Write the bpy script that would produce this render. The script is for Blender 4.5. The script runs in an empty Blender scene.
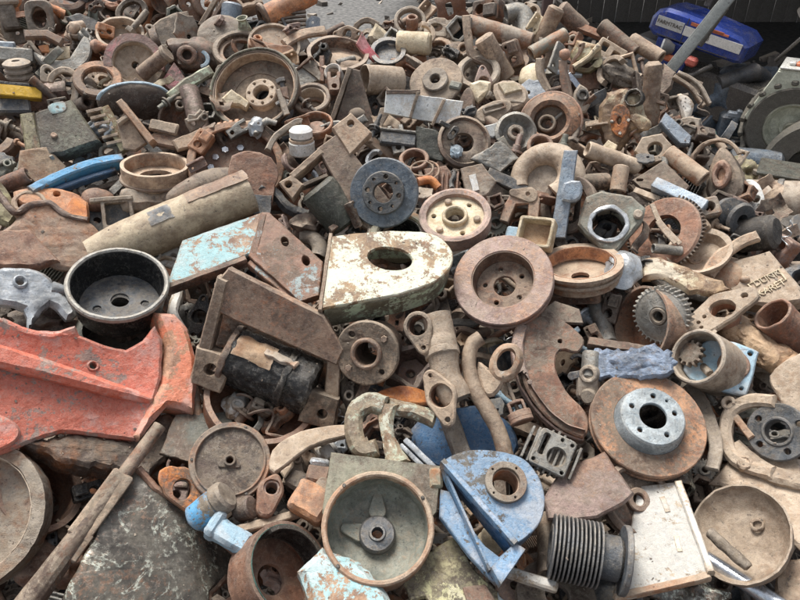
import bpy, bmesh, math, random
from mathutils import Vector as V, Matrix, noise, geometry
rad, PI, sin, cos = math.radians, math.pi, math.sin, math.cos
rnd = random.Random(11)
scene = bpy.context.scene
COL = scene.collection
# ---------------------------------------------------------------- camera
PITCH, FPX = 32.0, 690.0
EYE = V((0, 0, 2.2))
FWD = V((0, cos(rad(PITCH)), -sin(rad(PITCH))))
RGT = V((1, 0, 0))
UPV = RGT.cross(FWD)
cam = bpy.data.cameras.new('camera'); cam_o = bpy.data.objects.new('camera', cam); COL.objects.link(cam_o)
cam.sensor_fit = 'HORIZONTAL'; cam.sensor_width = 36; cam.lens = 36 * FPX / 800
cam.clip_start = .05; cam.clip_end = 500
cam_o.location = EYE; cam_o.rotation_euler = (rad(90 - PITCH), 0, 0)
scene.camera = cam_o

def ray(px, py): return (px - 400) * RGT - (py - 300) * UPV + FPX * FWD
SL, Z1 = .45, .76                                  # slope of the heap's face and its height a metre out
def ksurf(px, py):
    r = ray(px, py)
    return (EYE.z - Z1 + SL) / (SL * r.y - r.z)

class Pose:
    """A thing's place on the heap and the way its face leans: th = direction the face leans to, ph = how far."""
    def __init__(s, px, py, foot=0, lift=0, th=90, ph=0, roll=0, k=None):
        r = ray(px, py)
        s.k = k or ksurf(px, py + foot)
        s.k *= 1 - lift / (r.length * s.k)
        s.P = EYE + r * s.k
        s.px, s.py = px, py
        zc = -r.normalized()
        xr = (RGT - zc * RGT.dot(zc)).normalized(); yr = zc.cross(xr)
        t, p, q = rad(th), rad(ph), rad(roll)
        n = zc * cos(p) + (xr * cos(t) + yr * sin(t)) * sin(p)
        d = xr * cos(q) + yr * sin(q)
        x = d - n * d.dot(n)
        if x.length < .05:
            d = zc; x = d - n * d.dot(n)
        x.normalize(); y = n.cross(x)
        s.n = n
        s.R = Matrix((x, y, n)).transposed()
        s.M = Matrix.Translation(s.P) @ s.R.to_4x4()
    def tr(s, *pts):
        """outline points seen in the photo, laid on this thing's own plane (its own units)"""
        out = []
        Ri = s.R.transposed()
        for a, b in pts:
            r = ray(a, b)
            t = (s.P - EYE).dot(s.n) / r.dot(s.n)
            q = Ri @ (EYE + r * t - s.P)
            out.append((q.x / s.k, q.y / s.k))
        return out

def Pipe(ax, ay, bx, by, out=0, foot=None, lift=0, roll=0):
    """pose whose local Z runs from pixel a to pixel b, b end coming out towards the viewer by `out` degrees"""
    th = math.degrees(math.atan2(-(by - ay), bx - ax))
    p = Pose((ax + bx) / 2, (ay + by) / 2, abs(by - ay) * .35 if foot is None else foot, lift, th, 90 - out, roll)
    p.L = math.hypot(bx - ax, by - ay) / max(.3, cos(rad(out)))
    return p

# ---------------------------------------------------------------- outlines (2-D)
def circ(cx, cy, r, n=20, a0=0): return [(cx + r * cos(a0 + 2 * PI * i / n), cy + r * sin(a0 + 2 * PI * i / n)) for i in range(n)]
def ell(cx, cy, a, b, n=24, ang=0):
    c, s = cos(rad(ang)), sin(rad(ang))
    return [(cx + a * cos(t) * c - b * sin(t) * s, cy + a * cos(t) * s + b * sin(t) * c) for t in [2 * PI * i / n for i in range(n)]]
def ringholes(n, R, r, a0=0, m=10): return [circ(R * cos(rad(a0) + 2 * PI * i / n), R * sin(rad(a0) + 2 * PI * i / n), r, m) for i in range(n)]
def rrect(cx, cy, w, h, r=2, ang=0, n=4):
    pts = []
    for sx, sy, a in ((1, 1, 0), (-1, 1, 90), (-1, -1, 180), (1, -1, 270)):
        for i in range(n):
            t = rad(a + 90 * i / (n - 1))
            pts.append((sx * (w / 2 - r) + r * cos(t), sy * (h / 2 - r) + r * sin(t)))
    c, s = cos(rad(ang)), sin(rad(ang))
    return [(cx + x * c - y * s, cy + x * s + y * c) for x, y in pts]
def hull(*circles):
    P = sorted({(round(x, 4), round(y, 4)) for (cx, cy, r) in circles for x, y in circ(cx, cy, r, 22)})
    def half(P):
        h = []
        for p in P:
            while len(h) > 1 and (h[-1][0] - h[-2][0]) * (p[1] - h[-2][1]) - (h[-1][1] - h[-2][1]) * (p[0] - h[-2][0]) <= 0: h.pop()
            h.append(p)
        return h
    a, b = half(P), half(P[::-1])
    return a[:-1] + b[:-1]
def smooth(pts, n=4, closed=True):
    out = []; N = len(pts)
    rng = range(N if closed else N - 1)
    for i in rng:
        if closed: p0, p1, p2, p3 = (V(pts[(i + j - 1) % N]) for j in range(4))
        else: p0, p1, p2, p3 = (V(pts[min(max(i + j - 1, 0), N - 1)]) for j in range(4))
        for j in range(n):
            t = j / n
            q = .5 * (2 * p1 + (p2 - p0) * t + (2 * p0 - 5 * p1 + 4 * p2 - p3) * t * t + (3 * p1 - p0 - 3 * p2 + p3) * t ** 3)
            out.append(tuple(q))
    if not closed: out.append(tuple(pts[-1]))
    return out
def band(path, w):
    """outline of a flat bar w wide (w may be a list) along an open path"""
    n = len(path); L, Rr = [], []
    for i in range(n):
        a, b = V(path[max(i - 1, 0)]), V(path[min(i + 1, n - 1)])
        t = (b - a).normalized(); q = V((-t.y, t.x))
        ww = w[i] if isinstance(w, (list, tuple)) else w
        L.append(tuple(V(path[i]) + q * ww / 2)); Rr.append(tuple(V(path[i]) - q * ww / 2))
    return L + Rr[::-1]
def arc(cx, cy, r, a0, a1, n=16): return [(cx + r * cos(rad(a0 + (a1 - a0) * i / n)), cy + r * sin(rad(a0 + (a1 - a0) * i / n))) for i in range(n + 1)]
def gearline(R, r, n):
    out = []
    for i in range(n):
        for f, q in ((0, r), (.22, r), (.35, R), (.65, R), (.78, r)):
            a = 2 * PI * (i + f) / n; out.append((q * cos(a), q * sin(a)))
    return out
def jag(pts, amp, step=3):
    out = []; N = len(pts)
    for i in range(N):
        a, b = V(pts[i]), V(pts[(i + 1) % N]); m = max(1, int((b - a).length / step))
        for j in range(m):
            q = a.lerp(b, j / m); out.append((q.x + rnd.uniform(-amp, amp), q.y + rnd.uniform(-amp, amp)))
    return out

def rX(a): return Matrix.Rotation(rad(a), 4, 'X')
def rY(a): return Matrix.Rotation(rad(a), 4, 'Y')
def rZ(a): return Matrix.Rotation(rad(a), 4, 'Z')
def mv(x, y=0, z=0): return Matrix.Translation((x, y, z))

# ---------------------------------------------------------------- shapes
class S:
    def __init__(s): s.v, s.f, s.bend = [], [], None
    def _add(s, v, f, M=None):
        o = len(s.v)
        s.v += [tuple(M @ V(p)) if M else tuple(p) for p in v]
        s.f += [tuple(i + o for i in q) for q in f]
        return s
    def lathe(s, prof, n=44, M=None, closed=True, a0=0, a1=360):
        """turn a profile of (radius, z) round the local z axis"""
        full = abs(a1 - a0) >= 360
        if not closed and (prof[0][0] > .01 or prof[-1][0] > .01): closed = True
        m = n if full else n + 1
        v, f = [], []; P = len(prof)
        for i in range(m):
            a = rad(a0 + (a1 - a0) * i / n)
            v += [(max(r, .01) * cos(a), max(r, .01) * sin(a), z) for r, z in prof]
        for i in range(n):
            j = (i + 1) % m
            for q in range(P if closed else P - 1):
                w = (q + 1) % P
                f.append((i * P + q, j * P + q, j * P + w, i * P + w))
        if not full and closed:
            f.append(tuple(range(P))); f.append(tuple(range(n * P, n * P + P)))
        return s._add(v, f, M)
    def ring(s, R, r, z0, z1, b=1, n=44, M=None, a0=0, a1=360):
        return s.lathe([(r + b, z0), (R - b, z0), (R, z0 + b), (R, z1 - b), (R - b, z1), (r + b, z1), (r, z1 - b), (r, z0 + b)], n, M, True, a0, a1)
    def cyl(s, r, z0, z1, b=.8, n=24, M=None):
        return s.lathe([(0, z0), (r - b, z0), (r, z0 + b), (r, z1 - b), (r - b, z1), (0, z1)], n, M, False)
    def plate(s, outer, holes=(), z0=-2, z1=2, b=.8, M=None):
        def area(p): return sum(p[i - 1][0] * p[i][1] - p[i][0] * p[i - 1][1] for i in range(len(p)))
        loops = [list(outer) if area(outer) > 0 else list(outer)[::-1]] + [list(h) if area(h) < 0 else list(h)[::-1] for h in holes]
        def off(p, d):
            o = []; N = len(p)
            for i in range(N):
                a, c, e = V(p[i - 1]), V(p[i]), V(p[(i + 1) % N])
                t1, t2 = c - a, e - c
                if t1.length < 1e-6 or t2.length < 1e-6: o.append(tuple(c)); continue
                t1.normalize(); t2.normalize()
                q = V((-t1.y, t1.x)) + V((-t2.y, t2.x))
                if q.length < .3: o.append(tuple(c)); continue
                q.normalize(); o.append(tuple(c + q * d))
            return o
        ins = [off(p, b if i == 0 else min(b, .7)) for i, p in enumerate(loops)]
        tris = geometry.tessellate_polygon([[V((x, y, 0)) for x, y in p] for p in ins])
        N = sum(len(p) for p in loops); fi = [q for p in ins for q in p]; fo = [q for p in loops for q in p]
        v = [(x, y, z0) for x, y in fi] + [(x, y, z0 + b) for x, y in fo] + [(x, y, z1 - b) for x, y in fo] + [(x, y, z1) for x, y in fi]
        f = [tuple(t) for t in tris] + [tuple(i + 3 * N for i in t) for t in tris]
        o = 0
        for p in loops:
            n = len(p)
            for i in range(n):
                a, c = o + i, o + (i + 1) % n
                for L in range(3): f.append((a + L * N, c + L * N, c + (L + 1) * N, a + (L + 1) * N))
            o += n
        return s._add(v, f, M)
    def warp(s, fn):
        s.bend = fn; return s
    def box(s, cx, cy, cz, sx, sy, sz, b=1, M=None, ang=0):
        return s.plate(rrect(cx, cy, sx, sy, min(b, sx * .4, sy * .4), ang, 3), (), cz - sz / 2, cz + sz / 2, min(b, sz * .3), M)
    def sweep(s, path, r, n=12, M=None, inner=None, flat=1):
        """a tube along a path; r a number or a list; inner = bore radius factor for a hollow pipe"""
        P = [V(p if len(p) == 3 else (p[0], p[1], 0)) for p in path]; m = len(P)
        rs = r if isinstance(r, (list, tuple)) else [r] * m
        T = [(P[min(i + 1, m - 1)] - P[max(i - 1, 0)]).normalized() for i in range(m)]
        u = V((0, 0, 1)) if abs(T[0].z) < .9 else V((1, 0, 0))
        fr = []
        for t in T:
            u = (u - t * u.dot(t)).normalized(); fr.append((u.copy(), t.cross(u)))
        def tube(sc):
            return [[P[i] + fr[i][0] * rs[i] * sc * flat * cos(2 * PI * j / n) + fr[i][1] * rs[i] * sc * sin(2 * PI * j / n) for j in range(n)] for i in range(m)]
        O = tube(1); v = [q for c in O for q in c]; f = []
        for i in range(m - 1):
            for j in range(n): f.append((i * n + j, i * n + (j + 1) % n, (i + 1) * n + (j + 1) % n, (i + 1) * n + j))
        if inner:
            I = tube(inner); o = len(v); v += [q for c in I for q in c]
            for i in range(m - 1):
                for j in range(n): f.append((o + i * n + j, o + (i + 1) * n + j, o + (i + 1) * n + (j + 1) % n, o + i * n + (j + 1) % n))
            for i in (0, m - 1):
                for j in range(n): f.append((i * n + j, o + i * n + j, o + i * n + (j + 1) % n, i * n + (j + 1) % n))
        else:
            f.append(tuple(range(n))); f.append(tuple(range((m - 1) * n, m * n)))
        return s._add(v, f, M)
    def bolt(s, x, y, z, r=2.5, h=2.5, M=None):
        return s.plate(circ(x, y, r, 6, rnd.random()), (), z, z + h, .4, M)
    def blob(s, c, R, sub=3, amp=.15, fr=1.5, M=None):
        bm = bmesh.new(); bmesh.ops.create_icosphere(bm, subdivisions=sub, radius=1)
        sd = V((rnd.random() * 50,) * 3)
        v = []
        for q in bm.verts:
            d = 1 + amp * noise.noise(q.co * fr + sd) * 2
            v.append((c[0] + q.co.x * R[0] * d, c[1] + q.co.y * R[1] * d, c[2] + q.co.z * R[2] * d))
        f = [[w.index for w in q.verts] for q in bm.faces]; bm.free()
        return s._add(v, f, M)
    def cup(s, R, d, w, hole=0, lip=0, taper=0, M=None, n=48, fl=None):
        """drum open towards +z: wall w thick, floor at -d with a hole, lip = outward flange at the mouth"""
        fl = fl or w; Rb = R - taper
        p = [(R, 0), (R + lip, 0), (R + lip, -w)] if lip else [(R, 0)]
        p += [(R, -w), (Rb, -d + 1), (Rb - 1, -d)]
        p += [(hole, -d), (hole, -d + fl)] if hole else [(0, -d), (0, -d + fl)]
        p += [(Rb - w, -d + fl), (R - w, -1), (R - w + .6, 0)]
        if lip: p = p[1:]
        return s.lathe(p, n, M, True)

def bake(name, sh, m, k, parent=None, M=None, rough=.35, seg=7, sharp=38, freq=.11):
    me = bpy.data.meshes.new(name)
    bm = bmesh.new()
    vs = [bm.verts.new(V(p)) for p in sh.v]
    for q in sh.f:
        q2 = []
        for i in q:
            if i not in q2: q2.append(i)
        if len(q2) > 2:
            try: bm.faces.new([vs[i] for i in q2])
            except ValueError: pass
    bmesh.ops.remove_doubles(bm, verts=bm.verts, dist=.02 if k < .5 else 2e-4)
    if rough > 0 and seg:
        big = [q for q in bm.faces if len(q.verts) > 4]
        if big: bmesh.ops.triangulate(bm, faces=big)
        for _ in range(5):
            es = [e for e in bm.edges if e.calc_length() > seg]
            if not es or len(bm.faces) > 30000: break
            bmesh.ops.subdivide_edges(bm, edges=es, cuts=1)
            big = [q for q in bm.faces if len(q.verts) > 4]
            if big: bmesh.ops.triangulate(bm, faces=big)
    if sh.bend:
        for q in bm.verts: q.co = V(sh.bend(*q.co))
    bmesh.ops.recalc_face_normals(bm, faces=bm.faces)
    if rough > 0:
        o = V((rnd.random() * 90, rnd.random() * 90, rnd.random() * 90))
        for q in bm.verts:
            q.co += noise.noise_vector(q.co * freq + o) * rough * .8 + noise.noise_vector(q.co * freq * 3.1 + o) * rough * .42
    for q in bm.verts: q.co *= k
    for q in bm.faces: q.smooth = True
    bm.to_mesh(me); bm.free()
    me.set_sharp_from_angle(angle=rad(sharp))
    me.materials.append(mat(m))
    ob = bpy.data.objects.new(name, me); COL.objects.link(ob)
    if parent: ob.parent = parent
    elif M is not None:
        ob.location = M.to_translation(); ob.rotation_euler = M.to_euler()
    return ob

HERO = []                                             # (pixel x, pixel y, nickname): what later labels can point at
def tag(o, label, cat, group=None):
    o['label'] = label; o['category'] = cat
    if group: o['group'] = group
    return o
def thing(p, name, label, cat, parts, group=None, rough=.35, seg=7, sharp=38, M=None, k=None, freq=.11):
    nick = label.split('|')[0].strip(); label = ' '.join(label.replace('|', ' ').split())
    if p is not None: HERO.append((p.px, p.py, nick)); M, k = p.M, p.k
    if isinstance(parts, tuple): parts = [parts]
    if len(parts) == 1 and len(parts[0]) < 4:
        _, sh, m = parts[0]
        o = bake(name, sh, m, k, None, M, rough, seg, sharp, freq)
    else:
        o = bpy.data.objects.new(name, None); COL.objects.link(o)
        o.empty_display_size = .05
        o.location = M.to_translation(); o.rotation_euler = M.to_euler()
        for q in parts:
            c = bake(q[0], q[1], q[2], k, o, None, rough, seg, sharp, freq)
            for u in (q[3] if len(q) > 3 else ()): bake(u[0], u[1], u[2], k, c, None, rough, seg, sharp, freq)
    return tag(o, label, cat, group)
def struct(name, me, m):
    o = bpy.data.objects.new(name, me); COL.objects.link(o); me.materials.append(mat(m) if isinstance(m, str) else m); o['kind'] = 'structure'
    return o

# ---------------------------------------------------------------- materials
def C(h):
    c = [int(h[i:i + 2], 16) / 255 for i in (0, 2, 4)]
    return tuple(x / 12.92 if x < .04045 else ((x + .055) / 1.055) ** 2.4 for x in c) + (1,)
#        base A     base B    accent   amt  paint   amt  dust rough metal
SPEC = {
 'rb': ('775f4e', '4f3b30', '8a5232', .55, None, 0, .55, .82, .0),
 'rt': ('98826c', '6b5747', '8f5d3b', .45, None, 0, .55, .85, .0),
 'ro': ('a1714e', '6f4a35', 'b8692f', .7, None, 0, .35, .85, .0),
 'ri': ('b06a2c', '8a4a22', 'c98238', .6, None, 0, .15, .85, .0),
 'rd': ('4d3d34', '33281f', '6b4026', .5, None, 0, .35, .8, .0),
 'rr': ('77533f', '553a2e', '94583a', .5, None, 0, .35, .82, .0),
 'rg': ('857a6d', '5e5348', '7c5a43', .4, None, 0, .5, .8, .1),
 'rp': ('877168', '655650', '9c6b4f', .6, '7d7d88', .35, .35, .7, .2),
 'st': ('8a8983', '64615b', '6e5b4b', .35, None, 0, .3, .6, .3),
 'gv': ('8b98a3', '6d7884', '6f675e', .25, None, 0, .3, .55, .3),
 'dg': ('4d5257', '34373a', '5d4a3d', .35, None, 0, .3, .65, .2),
 'db': ('4f5c68', '37414b', '6d7c88', .5, None, 0, .25, .65, .25),
 'bk': ('1f2021', '151515', '3a3029', .3, None, 0, .12, .45, .1),
 'cr': ('8a7256', '5d4736', '7d4d2f', .5, 'b8aa8c', .52, .2, .85, .0),
 'bt': ('bfb094', '9a896c', '8f6f4c', .35, None, 0, .3, .8, .0),
 'wh': ('9a8a76', '6d5a4a', '8b5d3e', .5, 'cfcdc6', .6, .2, .7, .0),
 'wt': ('b3a28a', '85705b', '9c6b48', .5, 'cac7bf', .6, .15, .75, .0),
 'ww': ('ccccc8', 'b0b0aa', '97826a', .5, None, 0, .12, .6, .0),
 'wg': ('8c7355', '66503c', '9a6238', .5, 'c2c5b0', .575, .08, .72, .0),
 'gw': ('7b7765', '5d5746', '8a5f3c', .4, 'b4c2a6', .55, .15, .75, .0),
 'bl': ('5d5850', '453f38', '7a5236', .4, '6c93b4', .62, .3, .55, .0),
 'bd': ('4a443d', '302c28', '62452f', .4, '2f5f86', .68, .12, .6, .0),
 'tb': ('9a7b5f', '6f523f', '9a5f3a', .5, '94bdc0', .56, .1, .7, .0),
 'tg': ('7c5a47', '56402f', '8f5634', .5, '6f9096', .48, .15, .75, .0),
 'bw': ('807463', '5f5346', '8a5f3f', .4, '4f9ac6', .64, .1, .7, .0),
 'or': ('a58a7c', '7c6860', 'c0a28e', .5, 'd06c54', .63, .12, .55, .0),
 'oo': ('b98a6a', '8f6a54', 'd0a482', .5, 'd67c5c', .56, .12, .6, .0),
 'gp': ('6f7268', '56584f', '7d6650', .4, None, 0, .3, .72, .1),
 'gg': ('6c6a59', '545143', '7d6144', .4, '87967f', .4, .25, .75, .0),
 'gb': ('5a554c', '3e3a35', '74523c', .6, '76796a', .36, .08, .42, .25),
 'gt': ('4a4c44', '34352f', '5a5444', .3, '82877a', .3, .15, .7, .05),
 'ye': ('8b7440', '5f5030', '7a5a30', .4, 'e6b52c', .78, .08, .6, .0),
 'pk': ('8a6f66', '6c554d', '9c6b58', .4, 'b8626e', .52, .2, .7, .0),
 'pr': ('9a6058', '7a4a44', '9c6b58', .3, 'e0757c', .78, .08, .5, .0),
 'ch': ('b5bac0', '8f959c', '7c7268', .2, None, 0, .1, .32, .8),
 'al': ('b4b9bc', '8d9193', '76706a', .3, None, 0, .2, .45, .4),
 'br': ('9c8062', '775e46', '90613a', .5, None, 0, .3, .8, .0),
 'yg': ('8a8263', '665c45', '8a6440', .5, 'b0ac80', .5, .2, .8, .0),
 'lb': ('8a9298', '666d73', '7c6552', .35, '8fadbc', .62, .12, .65, .0),
 'bm': ('8f9490', '7c817d', '6b665e', .2, None, 0, .1, .5, .2),
 'sc': ('6f7b8c', '4c545f', '5a4a44', .5, '7d8a9c', .45, .0, .55, .1),
 'te': ('3a4f4a', '2b3c38', '5a4a3d', .3, '2f8f7c', .6, .05, .6, .0),
 'tn': ('a89682', '85725f', '8f6a4e', .35, None, 0, .4, .88, .0),
 'wl': ('98826c', '6b5747', '8f5d3b', .45, 'a9bab8', .40, .45, .8, .0),
 'wk': ('9a8a70', '6c5b48', '8f5d3b', .4, 'b3bda3', .5, .3, .72, .0),
 'tt': ('a8977c', '85735c', '7a6248', .4, None, 0, .4, .75, .0),
 'nb': ('2d3a6d', '232e55', '5a5a66', .2, '2450c4', .86, .03, .35, .0),
 'ru': ('3c3d36', '2a2b26', '5a5748', .4, None, 0, .3, .85, .0),
 'ol': ('84856f', '6b6b58', '5c5442', .3, None, 0, .2, .65, .0),
 'sh': ('2e2a27', '211e1c', '3c322b', .4, None, 0, .1, .85, .0),
 'pb': ('9aa3a6', '6e777b', '53595c', .5, None, 0, .2, .55, .2),
}
_m = {}
RUST = set('rb rt ro ri rd rr rg rp cr bt tn br gp gg gt yg dirt'.split())
def tone(c, key):
    l = .3 * c[0] + .55 * c[1] + .15 * c[2]
    f, sat = (1.1 if key in ('rd', 'gt') else 1.22 if key in ('tn', 'bt', 'tt') else 1.4, .98) if key in RUST else (1.15, .97)
    return tuple(max(0, (l + (q - l) * sat) * f) for q in c[:3]) + (1,)
def mat(key):
    if key in _m: return _m[key]
    A, B, acc, aa, paint, pa, dust, ro, me = SPEC[key]
    m = bpy.data.materials.new('worn_metal_' + key); m.use_nodes = True; _m[key] = m
    nt = m.node_tree; N = nt.nodes; L = nt.links; N.clear()
    def nd(t, **kw):
        n = N.new(t)
        for a, b in kw.items():
            if a in n.inputs.keys(): n.inputs[a].default_value = b
            else: setattr(n, a, b)
        return n
    def lk(a, b): L.new(a, b)
    def mth(op, a, b=None, clamp=False):
        n = N.new('ShaderNodeMath'); n.operation = op; n.use_clamp = clamp
        for i, q in enumerate((a, b)):
            if q is None: continue
            if isinstance(q, (int, float)): n.inputs[i].default_value = q
            else: lk(q, n.inputs[i])
        return n.outputs[0]
    def step(src, lo, hi):
        n = N.new('ShaderNodeMapRange'); n.interpolation_type = 'SMOOTHSTEP'
        n.inputs[1].default_value = lo; n.inputs[2].default_value = hi; lk(src, n.inputs[0]); return n.outputs[0]
    def mix(fac, a, b):
        n = N.new('ShaderNodeMix'); n.data_type = 'RGBA'
        for i, q in ((0, fac), (6, a), (7, b)):
            if isinstance(q, (float, int)): n.inputs[i].default_value = q
            elif isinstance(q, tuple): n.inputs[i].default_value = q
            else: lk(q, n.inputs[i])
        return n.outputs[2]
    tc = nd('ShaderNodeTexCoord'); oi = nd('ShaderNodeObjectInfo'); ge = nd('ShaderNodeNewGeometry')
    off = nd('ShaderNodeVectorMath', operation='ADD'); lk(tc.outputs['Object'], off.inputs[0])
    cb = nd('ShaderNodeCombineXYZ')
    for i, q in enumerate((31, 57, 83)): lk(mth('MULTIPLY', oi.outputs['Random'], q), cb.inputs[i])
    lk(cb.outputs[0], off.inputs[1])
    def nz(sc, det, rg=.62, dist=0):
        n = nd('ShaderNodeTexNoise', Scale=sc, Detail=det, Roughness=rg, Distortion=dist); lk(off.outputs[0], n.inputs['Vector']); return n.outputs['Fac']
    nA, nB, nC, nP, nS = nz(17, 6, .7, .4), nz(85, 7, .74), nz(430, 3, .65), nz(15, 9, .76, .5), nz(5.5, 4, .6)
    vo = nd('ShaderNodeTexVoronoi', Scale=120); lk(off.outputs[0], vo.inputs['Vector'])
    vs_ = nd('ShaderNodeSeparateColor'); lk(vo.outputs['Color'], vs_.inputs[0])
    st = nd('ShaderNodeMapping'); st.inputs['Scale'].default_value = (9, 160, 60); lk(off.outputs[0], st.inputs[0])
    ns = nd('ShaderNodeTexNoise', Scale=1.0, Detail=4, Roughness=.6); lk(st.outputs[0], ns.inputs['Vector']); nK = ns.outputs['Fac']
    A_, B_, X_ = (tone(C(q), key) for q in (A, B, acc))
    mA = mth('ADD', mth('MULTIPLY', nA, .7), mth('MULTIPLY', nB, .3))
    c = mix(step(mA, .42, .58), A_, B_)
    am = step(mth('ADD', mth('MULTIPLY', nB, .6), mth('MULTIPLY', nS, .4)), .5, .62)
    c = mix(mth('MULTIPLY', am, aa), c, X_)
    edge = step(ge.outputs['Pointiness'], .515, .6)
    # every piece its own: some gone orange, some dark with oil
    h1 = mth('FRACT', mth('MULTIPLY', oi.outputs['Random'], 7.31)); h2 = mth('FRACT', mth('MULTIPLY', oi.outputs['Random'], 13.7))
    if key in RUST and key not in ('tn', 'bt'):
        om = mth('MULTIPLY', step(h1, .45, 1.0), step(mth('ADD', mth('MULTIPLY', nS, .5), mth('MULTIPLY', nA, .5)), .47, .6))
        c = mix(mth('MULTIPLY', om, .6), c, C('a8632f'))
        dk = mth('MULTIPLY', step(h2, .2, .8), step(mth('ADD', mth('MULTIPLY', nS, .55), mth('MULTIPLY', nB, .45)), .42, .54))
        c = mix(mth('MULTIPLY', dk, .9), c, C('332a24'))
    if paint:
        t = .527 + (.5 - pa) * .62
        pm = step(mth('ADD', mth('ADD', mth('MULTIPLY', nP, .46), mth('MULTIPLY', nB, .22)), mth('ADD', mth('MULTIPLY', nS, .28), mth('MULTIPLY', nK, .04))), t - .008, t + .02)
        pm = mth('MULTIPLY', pm, mth('SUBTRACT', 1, mth('MULTIPLY', edge, .85)), True)
        pc = mix(mth('MULTIPLY', step(nB, .42, .66), .3), C(paint), mix(.55, C(paint), A_))
        pc = mix(mth('MULTIPLY', step(mth('ADD', mth('MULTIPLY', nS, .6), mth('MULTIPLY', nA, .4)), .5, .58), .55), pc, mix(.65, C(paint), (.6, .54, .49, 1)))
        c = mix(pm, c, pc)
    else:
        c = mix(mth('MULTIPLY', edge, .4), c, mix(.45, A_, (.55, .48, .4, 1)))
    # pale scuffs and scratches, thin and wandering
    sc = mth('ABSOLUTE', mth('SUBTRACT', nP, .5))
    sc = mth('MULTIPLY', step(sc, .016, .004), step(nB, .42, .56))
    c = mix(mth('MULTIPLY', sc, .2), c, (.55, .52, .45, 1))
    if key == 'gb':
        nV = nz(7, 10, .66, 1.1)
        rv = mth('MULTIPLY', step(mth('ABSOLUTE', mth('SUBTRACT', nV, .5)), .022, .006), step(mth('ADD', mth('MULTIPLY', nB, .5), mth('MULTIPLY', nS, .5)), .46, .58))
        c = mix(mth('MULTIPLY', rv, .85), c, (.5, .52, .43, 1))
    # settled grey-tan dust on faces that look up
    sp = nd('ShaderNodeSeparateXYZ'); lk(ge.outputs['Normal'], sp.inputs[0])
    dm = mth('MULTIPLY', mth('MULTIPLY', step(sp.outputs[2], .05, .9), step(mth('ADD', mth('MULTIPLY', nP, .6), mth('MULTIPLY', nB, .4)), .38, .6)), dust * .85, True)
    c = mix(dm, c, C('b0a089'))
    # dark pits and grime spots, flakes, grain, and a shade of its own for every piece
    c = mix(mth('MULTIPLY', step(nB, .43, .33), .4 if paint else .8), c, mix(.8, c, (.018, .014, .011, 1)))
    hv = nd('ShaderNodeHueSaturation'); lk(c, hv.inputs['Color'])
    val = mth('ADD', mth('MULTIPLY', oi.outputs['Random'], .44), mth('MULTIPLY', nC, .7))
    val = mth('ADD', val, mth('MULTIPLY', nB, .45))
    val = mth('ADD', val, mth('MULTIPLY', vs_.outputs[0], .16))
    val = mth('ADD', val, mth('MULTIPLY', nK, .12))
    lk(mth('ADD', val, .14), hv.inputs['Value'])
    hv.inputs['Saturation'].default_value = 1.0
    bs = nd('ShaderNodeBsdfPrincipled'); out = nd('ShaderNodeOutputMaterial')
    lk(hv.outputs[0], bs.inputs['Base Color'])
    lk(mth('ADD', mth('MULTIPLY', mth('SUBTRACT', nB, .5), 1.1), ro - .2, True), bs.inputs['Roughness'])
    lk(mth('ADD', mth('MULTIPLY', mth('MULTIPLY', edge, step(nB, .45, .6)), .45), me, True), bs.inputs['Metallic'])
    bs.inputs['Specular IOR Level'].default_value = .5
    bu = nd('ShaderNodeBump', Strength=.25 if key in ('ch', 'al', 'ww', 'nb', 'whp', 'bm', 'gb') else .75, Distance=.0045)
    lk(mth('ADD', mth('ADD', mth('MULTIPLY', nB, .9), mth('MULTIPLY', nC, .3)), mth('MULTIPLY', vs_.outputs[0], .06)), bu.inputs['Height'])
    lk(bu.outputs[0], bs.inputs['Normal']); lk(bs.outputs[0], out.inputs['Surface'])
    return m
EXPOSURE = 0.88
# =============================================================== FRONT AND MIDDLE OF THE HEAP
def hubplate(R, hole, n, br, hr, z0, z1, b=.8): return S().plate(circ(0, 0, R, 44), [circ(0, 0, hole, 24)] + ringholes(n, br, hr, 12), z0, z1, b)

# --- brake discs
p = Pose(503, 280, 30, .10, 105, 27)
thing(p, 'brake_disc', 'rusty brake disc with recessed hub|and five bolt holes, orange and lilac tinged', 'brake disc', [
    ('friction_ring', S().ring(50, 31, -3, 3).ring(46, 33, -6, -2.5).ring(50, 31, -10, -6), 'rp'),
    ('hub', S().lathe([(30.5, 2), (33, 2), (33, -15), (29, -18), (27, -18), (29, -14)], 44).plate(circ(0, 0, 29, 40), [circ(0, 0, 11, 24)] + ringholes(5, 20, 2.4, 30), -18, -14), 'rb')], rough=.25)
p = Pose(648, 423, 25, .07, 52, 31)
thing(p, 'brake_disc', 'big orange rusted brake disc with raised silver hub', 'brake disc', [
    ('friction_ring', S().ring(57, 34, -3, 3).ring(54, 37, -6, -2.5).ring(57, 34, -10, -6), 'ro'),
    ('hub', S().lathe([(34.5, 0), (34.5, 3), (32, 14), (31, 16), (28, 16), (29, 13), (32, 0)], 44).plate(circ(0, 0, 30.5, 40), [circ(0, 0, 13.5, 28)] + ringholes(5, 21.8, 2.6, 15) + ringholes(1, 23, 1.4, 52), 13, 17.5), 'pb')], rough=.2)
p = Pose(384, 193, 25, .12, 170, 12)
thing(p, 'brake_disc', 'blue black flaking brake disc|standing against the long rusty bracket', 'brake disc', [
    ('friction_ring', S().ring(35, 20, -3, 2, 1.2), 'db'),
    ('hub', S().plate(circ(0, 0, 21.5, 40), [circ(0, 0, 10, 24)] + ringholes(4, 16.2, 2.2, 80) + ringholes(4, 16.2, 1.3, 35), -2, 5, 1), 'dg')], rough=.4)
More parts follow.
